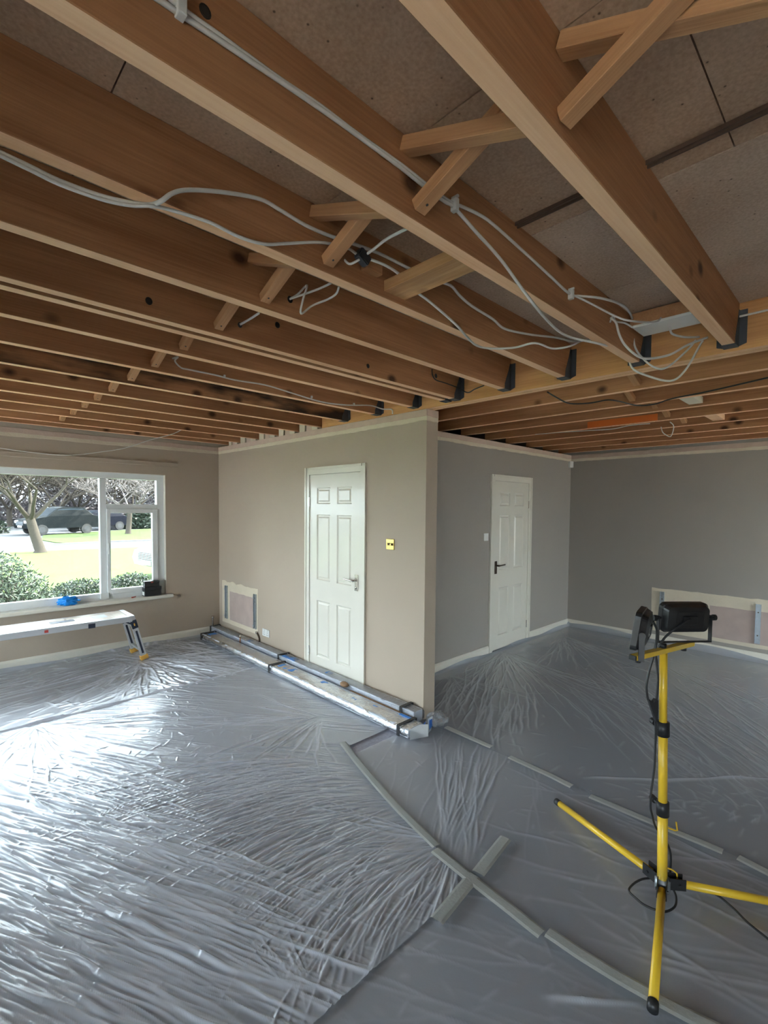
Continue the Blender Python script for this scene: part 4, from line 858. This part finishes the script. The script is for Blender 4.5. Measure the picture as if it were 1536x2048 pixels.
# cross bar
b0, b1 = Vector((-.770, -5.350, 1.072)), Vector((-.368, -5.452, 1.072)); bd = (b1-b0).normalized(); bn = Vector((-bd.y, bd.x, 0))
def obox(bm, c, ax, ay, az, sx, sy, sz):
    vs = [bm.verts.new(c+ax*(i*sx/2)+ay*(j*sy/2)+az*(k*sz/2)) for k in (-1, 1) for j in (-1, 1) for i in (-1, 1)]
    for f in ((0, 2, 3, 1), (4, 5, 7, 6), (0, 1, 5, 4), (2, 6, 7, 3), (0, 4, 6, 2), (1, 3, 7, 5)): bm.faces.new([vs[i] for i in f])
ZU = Vector((0, 0, 1))
bm = new_bm(); obox(bm, (b0+b1)/2, bd, bn, ZU, (b1-b0).length, .030, .020); cbx = finish('cross_bar', bm, M['yellow'], st, .002)
bm = new_bm(); obox(bm, b0-bd*.004, bd, bn, ZU, .008, .028, .018); finish('end_plug', bm, M['black'], cbx)
def flood(pos, normal, tilt, along, dims):
    """floodlight: rounded black housing with cooling back, glass front facing `normal`, U-shaped yoke bolted to the bar"""
    n = Vector(normal).normalized(); a = Vector(along).normalized(); a = (a-n*a.dot(n)).normalized(); u = n.cross(a)
    if u.z < 0: u = -u
    w, h, dp = dims; c = Vector(pos); bm = new_bm(); rings = []
    def rr(wi, hi, rad, off):
        pts = []
        for qx, qy, a0 in ((1, 1, 0), (-1, 1, 90), (-1, -1, 180), (1, -1, 270)):
            for k in range(5):
                g = math.radians(a0+k*22.5); pts.append(bm.verts.new(c+a*(qx*(wi/2-rad)+rad*math.cos(g))+u*(qy*(hi/2-rad)+rad*math.sin(g))+n*off))
        return pts
    for wi, hi, rad, off in ((w*.60, h*.55, .016, -dp*.55), (w*.88, h*.84, .02, -dp*.42), (w*.97, h*.95, .022, -dp*.05), (w, h, .022, dp*.0), (w, h, .022, dp*.38), (w*.92, h*.88, .016, dp*.40)): rings.append(rr(wi, hi, rad, off))
    for p_, q_ in zip(rings, rings[1:]):
        for k in range(20): bm.faces.new((p_[k], p_[(k+1) % 20], q_[(k+1) % 20], q_[k]))
    bm.faces.new(rings[0]); bm.faces.new(rings[-1]); hd = finish('floodlight', bm, M['blackgl'], st, smooth=False); hd['label'] = 'black rectangular floodlight housing'
    bm = new_bm(); obox(bm, c+n*dp*.40, a, u, n, w*.86, h*.80, .003); finish('lamp_glass', bm, M['lampglass'], hd)
    bm = new_bm(); obox(bm, c-n*dp*.57, a, u, n, w*.30, h*.30, .008); finish('terminal_box', bm, M['blackgl'], hd, .002)
    return hd, c, n, a, u
M['lampglass'] = mat('lamp_glass', (.45, .45, .44), .15, spec=.6)
def yoke(hd, c, a, half, base, knob=True):
    l, r_ = c-a*half, c+a*half; bl, br = Vector((l.x, l.y, base)), Vector((r_.x, r_.y, base)); bm = new_bm()
    for p_, q_ in ((l+ZU*.01, bl-ZU*.002), (bl, br), (br-ZU*.002, r_+ZU*.01)):
        d = (q_-p_).normalized(); sd = Vector((-a.y, a.x, 0)); obox(bm, (p_+q_)/2, d, sd, d.cross(sd), (q_-p_).length, .020, .003)
    finish('yoke', bm, M['black'], hd)
    for e, s in ((l, -1), (r_, 1)):
        bm = new_bm(); tube(bm, [e-a*s*.012, e+a*s*.012], .006, 8); tube(bm, [e+a*s*.010, e+a*s*.022], .013, 10); finish('tilt_knob', bm, M['black'], hd)
vA = Vector((1.95, .67, 0)).normalized()            # direction the near lamp is turned along
nA = Vector((-.20, .97, .13))
hd, c, n, a, u = flood((-.725, -5.362, 1.182), nA, 0, vA, (.19, .150, .055)); yoke(hd, c, Vector((vA.x, vA.y, 0)).normalized(), .112, 1.083)
vB = Vector((.76, -.65, 0)).normalized(); nB = Vector((.64, .74, .10))
hd, c, n, a, u = flood((-.425, -5.436, 1.190), nB, 0, vB, (.205, .128, .065)); yoke(hd, c, vB, .118, 1.086)
for q in (b0+bd*.03, b1-bd*.06): T('wing_bolt', [q-ZU*.024, q-ZU*.008], .011, M['black'], cbx, 10)
T('wing_bolt', [b0+bd*.20+ZU*.010, b0+bd*.20+ZU*.028], .013, M['black'], cbx, 12)
# lamp cables
T('lamp_cable', spline([(-.66, -5.385, 1.20), (-.619, -5.37, 1.195), (-.611, -5.377, 1.177), (-.606, -5.383, 1.155), (-.606, -5.382, 1.106), (-.613, -5.376, 1.053), (-.623, -5.366, 1.0), (-.631, -5.358, .935), (-.629, -5.359, .898), (-.613, -5.36, .862)]), .0048, M['blackcable'], st)
T('lamp_cable', spline([(-.50, -5.475, 1.205), (-.545, -5.435, 1.165), (-.568, -5.405, 1.127), (-.582, -5.392, 1.098), (-.589, -5.378, 1.061), (-.587, -5.38, 1.016), (-.583, -5.386, .955), (-.584, -5.386, .914), (-.584, -5.384, .862)]), .0048, M['blackcable'], st)
JP = [(-.613, -5.355, .872), (-.596, -5.371, .854), (-.590, -5.377, .866), (-.582, -5.386, .863), (-.580, -5.387, .815), (-.582, -5.386, .771), (-.587, -5.380, .773), (-.596, -5.371, .81)]
bm = new_bm(); nn = Vector((.704, .71, 0))*.010; A1 = [bm.verts.new(Vector(q)-nn) for q in JP]; A2 = [bm.verts.new(Vector(q)+nn) for q in JP]; bm.faces.new(A1); bm.faces.new(A2[::-1])
for i in range(len(JP)): bm.faces.new((A1[i], A2[i], A2[(i+1) % len(JP)], A1[(i+1) % len(JP)]))
finish('cable_joiner', bm, M['black'], st, .002)
T('lamp_cable', spline([(-.586, -5.381, .785), (-.583, -5.384, .724), (-.583, -5.384, .665), (-.584, -5.384, .582), (-.588, -5.38, .52), (-.592, -5.376, .463), (-.592, -5.376, .405), (-.577, -5.380, .361), (-.545, -5.385, .30), (-.51, -5.41, .24), (-.498, -5.424, .211), (-.492, -5.432, .166), (-.486, -5.43, .087), (-.466, -5.426, .036), (-.52, -5.463, .030), (-.582, -5.476, .030), (-.636, -5.459, .030), (-.659, -5.427, .030), (-.666, -5.384, .030), (-.653, -5.345, .030), (-.638, -5.317, .030), (-.608, -5.312, .030), (-.55, -5.323, .030), (-.50, -5.35, .030), (-.44, -5.42, .030), (-.39, -5.52, .030), (-.391, -5.582, .030), (-.401, -5.61, .030), (-.428, -5.656, .030), (-.462, -5.7, .030), (-.495, -5.768, .030), (-.56, -5.9, .030)]), .0045, M['blackcable'], st)

# ================================================================== OUTSIDE
GZ = -.25
M['grass'] = mat('grass', (.072, .115, .030), .9, spec=.1, bump=.6, bscale=60, var=.35, vscale=2.5)
M['verge'] = mat('verge_grass', (.05, .07, .025), .9, spec=.1, bump=.6, bscale=60, var=.3, vscale=2)
M['road'] = mat('tarmac', (.045, .047, .052), .85, var=.15, vscale=4)
M['pathm'] = mat('pale_path', (.036, .036, .039), .85, var=.1, vscale=4)
M['kerb'] = mat('kerb_stone', (.12, .12, .12), .9)
M['bark'] = mat('bark', (.05, .043, .036), .9, spec=.1, bump=.8, bscale=40, var=.35, vscale=20)
M['twig'] = mat('twig', (.11, .098, .095), .9, spec=.1, var=.25, vscale=3)
M['leaf'] = mat('grey_green_leaf', (.052, .075, .052), .5, var=.4, vscale=25)
M['leafd'] = mat('dark_leaf', (.02, .032, .02), .5, var=.4, vscale=8)
M['car_dark'] = mat('dark_car_paint', (.004, .005, .010), .55, spec=.08)
M['car_blue'] = mat('slate_car_paint', (.007, .009, .010), .55, spec=.08)
M['car_white'] = mat('white_car_paint', (.28, .28, .285), .35)
M['rim'] = mat('wheel_rim', (.03, .03, .032), .5); M['thicket'] = mat('bare_thicket', (.19, .175, .185), .9, spec=.05, var=.3, vscale=.8)
M['tyre'] = mat('tyre', (.02, .02, .02), .8); M['carglass'] = mat('car_glass', (.03, .04, .05), .3, spec=.1)
M['whitewall'] = mat('white_garage', (.16, .165, .175), .6)
def flat(name, poly, z0, z1, m, kind='structure', label=None, cat=None):
    bm = new_bm(); prism(bm, poly, 'z', z0, z1); return tag(finish(name, bm, M[m]), label, cat, None, kind)
flat('lawn', [(-60, .28), (60, .28), (60, 17.2), (5.1, 17.4), (2.7, 17.7), (-.6, 18.05), (-60, 21)], GZ-.2, GZ, 'grass')
M['paving'] = mat('patio_paving', (.42, .38, .33), .85, var=.1, vscale=3)  # unseen pale paving, added to bounce sun up onto the joist undersides
flat('ground_patio', [(-60, -60), (60, -60), (60, YS-.3), (XW-.3, YS-.3), (XW-.3, .27), (-60, .27)], GZ-.2, GZ, 'paving')
flat('path', [(-60, 21), (-.6, 18.05), (2.7, 17.7), (5.1, 17.4), (60, 17.2), (60, 21.2), (5.9, 21.5), (3.6, 21.45), (1.5, 21.1), (-.4, 20.5), (-60, 22.5)], GZ-.2, GZ-.01, 'pathm')
flat('kerb', [(-60, 22.5), (-.4, 20.5), (1.5, 21.1), (3.6, 21.45), (5.9, 21.5), (60, 21.2), (60, 21.35), (5.9, 21.65), (3.6, 21.6), (1.5, 21.25), (-.4, 20.65), (-60, 22.65)], GZ-.2, GZ+.05, 'kerb')
flat('road', [(-60, 22.65), (-.4, 20.65), (1.5, 21.25), (3.6, 21.6), (60, 21.35), (60, 90), (-60, 90)], GZ-.2, GZ-.02, 'road')
flat('verge_lawn', [(2.3, 21.6), (3.6, 21.65), (5.9, 21.7), (60, 21.4), (60, 60), (12, 36), (6.25, 32.8), (2.5, 29.6), (1.75, 25.1), (1.95, 22.8)], GZ-.2, GZ+.02, 'verge')

def branch(bm, p, d, L, r, depth, spread, up, rng, twigs=None):
    n = 4; pts = [p.copy()]; rad = [r]; q = p.copy(); dd = d.copy()
    for k in range(n):
        dd = (dd+Vector((rng.uniform(-1, 1), rng.uniform(-1, 1), rng.uniform(-.6, 1)*up))*.16).normalized(); q = q+dd*(L/n); pts.append(q.copy()); rad.append(r*(1-.5*(k+1)/n))
    rad = [max(q, .013 if depth < 3 and L < 1.5 else 0) for q in rad]; tube(bm, pts, rad, 7 if r > .05 else (5 if r > .015 else 3), cap=False)
    if depth == 0: return
    for k in range(rng.choice((2, 3, 3, 4)) if depth > 1 else 4):
        i = rng.choice((2, 3, 4, 4)); az = rng.uniform(0, 6.28); side = Vector((math.cos(az), math.sin(az), rng.uniform(-.1, .5)))
        nd = (dd*(1-spread)+side*spread).normalized(); branch(bm, pts[i], nd, L*rng.uniform(.6, .85), rad[i]*.72, depth-1, spread, up, rng)
def tree(name, loc, trunk, r, depth, L, label, seed, lean=(0, 0), group=None, spread=.6):
    rng = random.Random(seed); o = root(name, loc, label, 'tree', group); p = Vector(loc); bm = new_bm(); top = p+Vector((lean[0], lean[1], trunk))
    tube(bm, [p+Vector((0, 0, -.02)), p+Vector((0, 0, .12)), p+(top-p)*.5, top], [r*1.5, r*1.08, r, r*.9], 12, cap=False); finish('trunk', bm, M['bark'], o, smooth=True)
    bm = new_bm()
    for k in range(5):
        a = k*1.257+rng.uniform(-.4, .4); branch(bm, top+Vector((0, 0, rng.uniform(-.25, 0))), Vector((math.cos(a)*.75, math.sin(a)*.75, .75)).normalized(), L*rng.uniform(.8, 1.1), r*.52, depth, spread, .6, rng)
    finish('branches', bm, M['bark'] if depth > 4 else M['twig'], o, smooth=True); return o
tree('bare_tree', (.55, 17.1, GZ), 1.35, .17, 5, 1.75, 'bare tree on the lawn edge with thick trunk', 11, (-.28, .1), None, .48)
tree('bare_tree', (6.85, 28.4, GZ), 1.4, .16, 4, 1.6, 'bare tree seen through the casement pane', 5, (.1, 0))
TP_ = [(-3.5, 44, 1.9), (.2, 40, 1.7), (2.6, 46, 2.1), (5.2, 41, 1.8), (7.6, 46, 2.0), (9.4, 42, 1.8), (12.0, 45, 2.0), (14.0, 41, 1.8), (16.5, 46, 2.1)]
for k, (x, y, L) in enumerate(TP_):
    tree('bare_tree', (x, y, GZ), 1.5, .20, 5, L*1.5, 'bare tree in the distant row behind cars, %s counting from the left' % ORD[k].replace('nearest', 'first'), 40+k, (0, 0), 'distant bare trees', .68)
def bush(name, c, sz, n, ls, m, label, seed, group=None, stems=14, shape=None, cat='bush', aspect=.22):
    rng = random.Random(seed); o = root(name, (c[0], c[1], GZ), label, cat, group); bm = new_bm()
    for k in range(n):
        while True:
            v = Vector((rng.uniform(-1, 1), rng.uniform(-1, 1), rng.uniform(0, 1)))
            rad = math.hypot(v.x, v.y)
            if v.z < (1-rad**2.2)*(1 if shape is None else shape(v.x)) and rad < 1: break
        p = Vector((c[0]+v.x*sz[0], c[1]+v.y*sz[1], GZ+v.z*sz[2])); d = Vector((rng.uniform(-1, 1), rng.uniform(-1, 1), rng.uniform(-.3, 1))).normalized(); s = d.cross(Vector((rng.uniform(-1, 1), rng.uniform(-1, 1), rng.uniform(-1, 1)))).normalized()
        l = ls*rng.uniform(.6, 1.4); w = l*aspect; mid = p+d*l*.5+s.cross(d)*l*.08
        A = bm.verts.new(p); Bv = bm.verts.new(mid+s*w); Cv = bm.verts.new(p+d*l); D = bm.verts.new(mid-s*w); bm.faces.new((A, Bv, Cv)); bm.faces.new((A, Cv, D))
    f = finish('foliage', bm, M[m], o); f['kind'] = 'stuff'
    bm = new_bm()
    for k in range(stems):
        a = rng.uniform(0, 6.28); rr = rng.uniform(.2, .85); e = Vector((c[0]+math.cos(a)*rr*sz[0], c[1]+math.sin(a)*rr*sz[1], GZ+sz[2]*(1-rr**2)*.95*(1 if shape is None else shape(math.cos(a)*rr))))
        tube(bm, spline([(c[0]+math.cos(a)*.1, c[1]+math.sin(a)*.1, GZ), ((c[0]+e.x)/2, (c[1]+e.y)/2, GZ+(e.z-GZ)*.6), e], 3), [.012]*4+[.006]*3, 4, cap=False)
    finish('stems', bm, M['twig'], o); return o
bush('lavender_shrub', (-1.95, 2.9, GZ), (1.05, .85, 1.22), 12000, .07, 'leaf', 'grey-green leafy shrub outside the big pane', 3, None, 60, lambda x: 1-.35*max(0, x), 'bush', .13)
bush('low_shrub', (-.35, 5.9, GZ), (.75, .5, .30), 2200, .06, 'leafd', 'low dark shrub outside at the foot of the mullion', 4); bush('low_shrub', (.75, 6.3, GZ), (.6, .45, .30), 1600, .06, 'leafd', 'low dark shrub outside below the casement pane', 6)
HG = [(-6, 34, 4, 1.4, 2.6, 'large evergreen bush far left across the road'), (-1.2, 34, 2.6, 1.3, 2.3, 'evergreen bush across the road behind the bare trunk'), (10.15, 36.6, 1.6, 1.0, 1.75, 'clipped dark hedge seen through the casement pane'), (13.5, 38, 2.5, 1.2, 2.0, 'dark hedge across the road hidden by window jamb')]
for k, (x, y, a, b, h, t) in enumerate(HG): bush('evergreen_bush', (x, y, GZ), (a, b, h), 5200, .28, 'leafd', t, 60+k, 'bushes across the road', 10)
for k, (x, y, a, b, hh, t) in enumerate(((0, 50, 5.5, 2.2, 6.2, 'grey bare thicket behind the distant trees, left end'), (8.6, 51, 5.2, 2.2, 6.4, 'grey bare thicket behind the distant trees, middle'), (17, 52, 5.5, 2.2, 6.2, 'grey bare thicket behind the distant trees, right end'))):
    bush('bare_thicket', (x, y, GZ), (a, b, hh), 5200, 1.1, 'thicket', t, 80+k, 'distant thickets', 16, lambda x: 1.25, 'thicket', .028)
flat('garage_block', [(7.3, 36.2), (8.45, 36.2), (8.45, 39), (7.3, 39)], GZ, 1.0, 'whitewall', None, 'white garage wall beside the clipped hedge', 'garage')
def car(name, c, rz, m, label, L=4.3, Wd=1.75, Hh=1.5):
    o = root(name, (c[0], c[1], GZ), label, 'car', 'parked cars'); o.rotation_euler.z = rz; OFF[o.name] = Vector((0, 0, 0)); k = L/4.3; hk = Hh/1.5
    prof = [(-2.1, .35), (-2.15, .55), (-2.1, .72), (-1.95, .82), (-1.0, .98), (-.35, 1.42), (0, 1.5), (1.2, 1.48), (1.75, 1.05), (2.08, .98), (2.15, .6), (2.1, .35)]
    bm = new_bm(); n = len(prof); ring = []
    for y, s, dz in ((-Wd/2, .97, 0), (-Wd/2*.98, 1, 0), (Wd/2*.98, 1, 0), (Wd/2, .97, 0)):
        ring.append([bm.verts.new((x*k*s, y*(.84 if z > 1.1 else 1), (z+dz)*hk)) for x, z in prof])
    for a, b in zip(ring, ring[1:]):
        for i in range(n): bm.faces.new((a[i], a[(i+1) % n], b[(i+1) % n], b[i]))
    bm.faces.new(ring[0][::-1]); bm.faces.new(ring[-1]); finish('body', bm, M[m], o, smooth=False)
    for s in (-1, 1):
        bm = new_bm(); y = s*(Wd/2*.88); prism(bm, [(-.85*k, 1.0*hk), (-.32*k, 1.36*hk), (.5*k, 1.41*hk), (1.15*k, 1.38*hk), (1.5*k, 1.05*hk)], 'y', y*.985, y*1.02); finish('side_window', bm, M['carglass'], o)
    bm = new_bm(); vs = [bm.verts.new(q) for q in ((-.98*k-.01, -Wd*.40, 1.0*hk), (-.98*k-.01, Wd*.40, 1.0*hk), (-.37*k-.01, Wd*.37, 1.41*hk), (-.37*k-.01, -Wd*.37, 1.41*hk))]; bm.faces.new(vs); bmesh.ops.solidify(bm, geom=bm.faces[:], thickness=-.01); finish('windscreen', bm, M['carglass'], o)
    for sx in (-1.32, 1.30):
        for s in (-1, 1):
            bm = new_bm(); tube(bm, [(sx*k, s*(Wd/2-.19), .32), (sx*k, s*(Wd/2+.015), .32)], .32, 18); w = finish('wheel', bm, M['tyre'], o)
            bm = new_bm(); tube(bm, [(sx*k, s*(Wd/2+.0), .32), (sx*k, s*(Wd/2+.022), .32)], .19, 14); finish('wheel_rim', bm, M['rim'], w)
    g = B('grille', (-2.17*k, -2.10*k, -.45, .45, .50*hk, .72*hk), M['black'], o)
    for i in range(5): B('grille_slat', (-2.19*k, -2.16*k, -.45, .45, (.515+.042*i)*hk, (.53+.042*i)*hk), M['galv'], g)
    for s in (-1, 1): B('headlight', (-2.14*k, -2.0*k, s*.62-.15, s*.62+.15, .62*hk, .76*hk), M['glassy'], o, .02)
    B('number_plate', (-2.18*k, -2.15*k, -.26, .26, .40*hk, .50*hk), M['white_plastic'], o); return o
M['glassy'] = mat('headlight_glass', (.7, .72, .75), .08, spec=.8)
car('parked_car', (3.55, 31.2), .25, 'car_blue', 'slate-grey car across the road behind the bare tree', 4.2, 1.8, 1.75)
car('parked_car', (6.6, 35.4), .2, 'car_dark', 'dark low car across the road left of the mullion')
car('parked_car', (3.46, 7.3), .10, 'car_white', 'white car nose beside the casement jamb', 4.3, 1.75, 1.42)
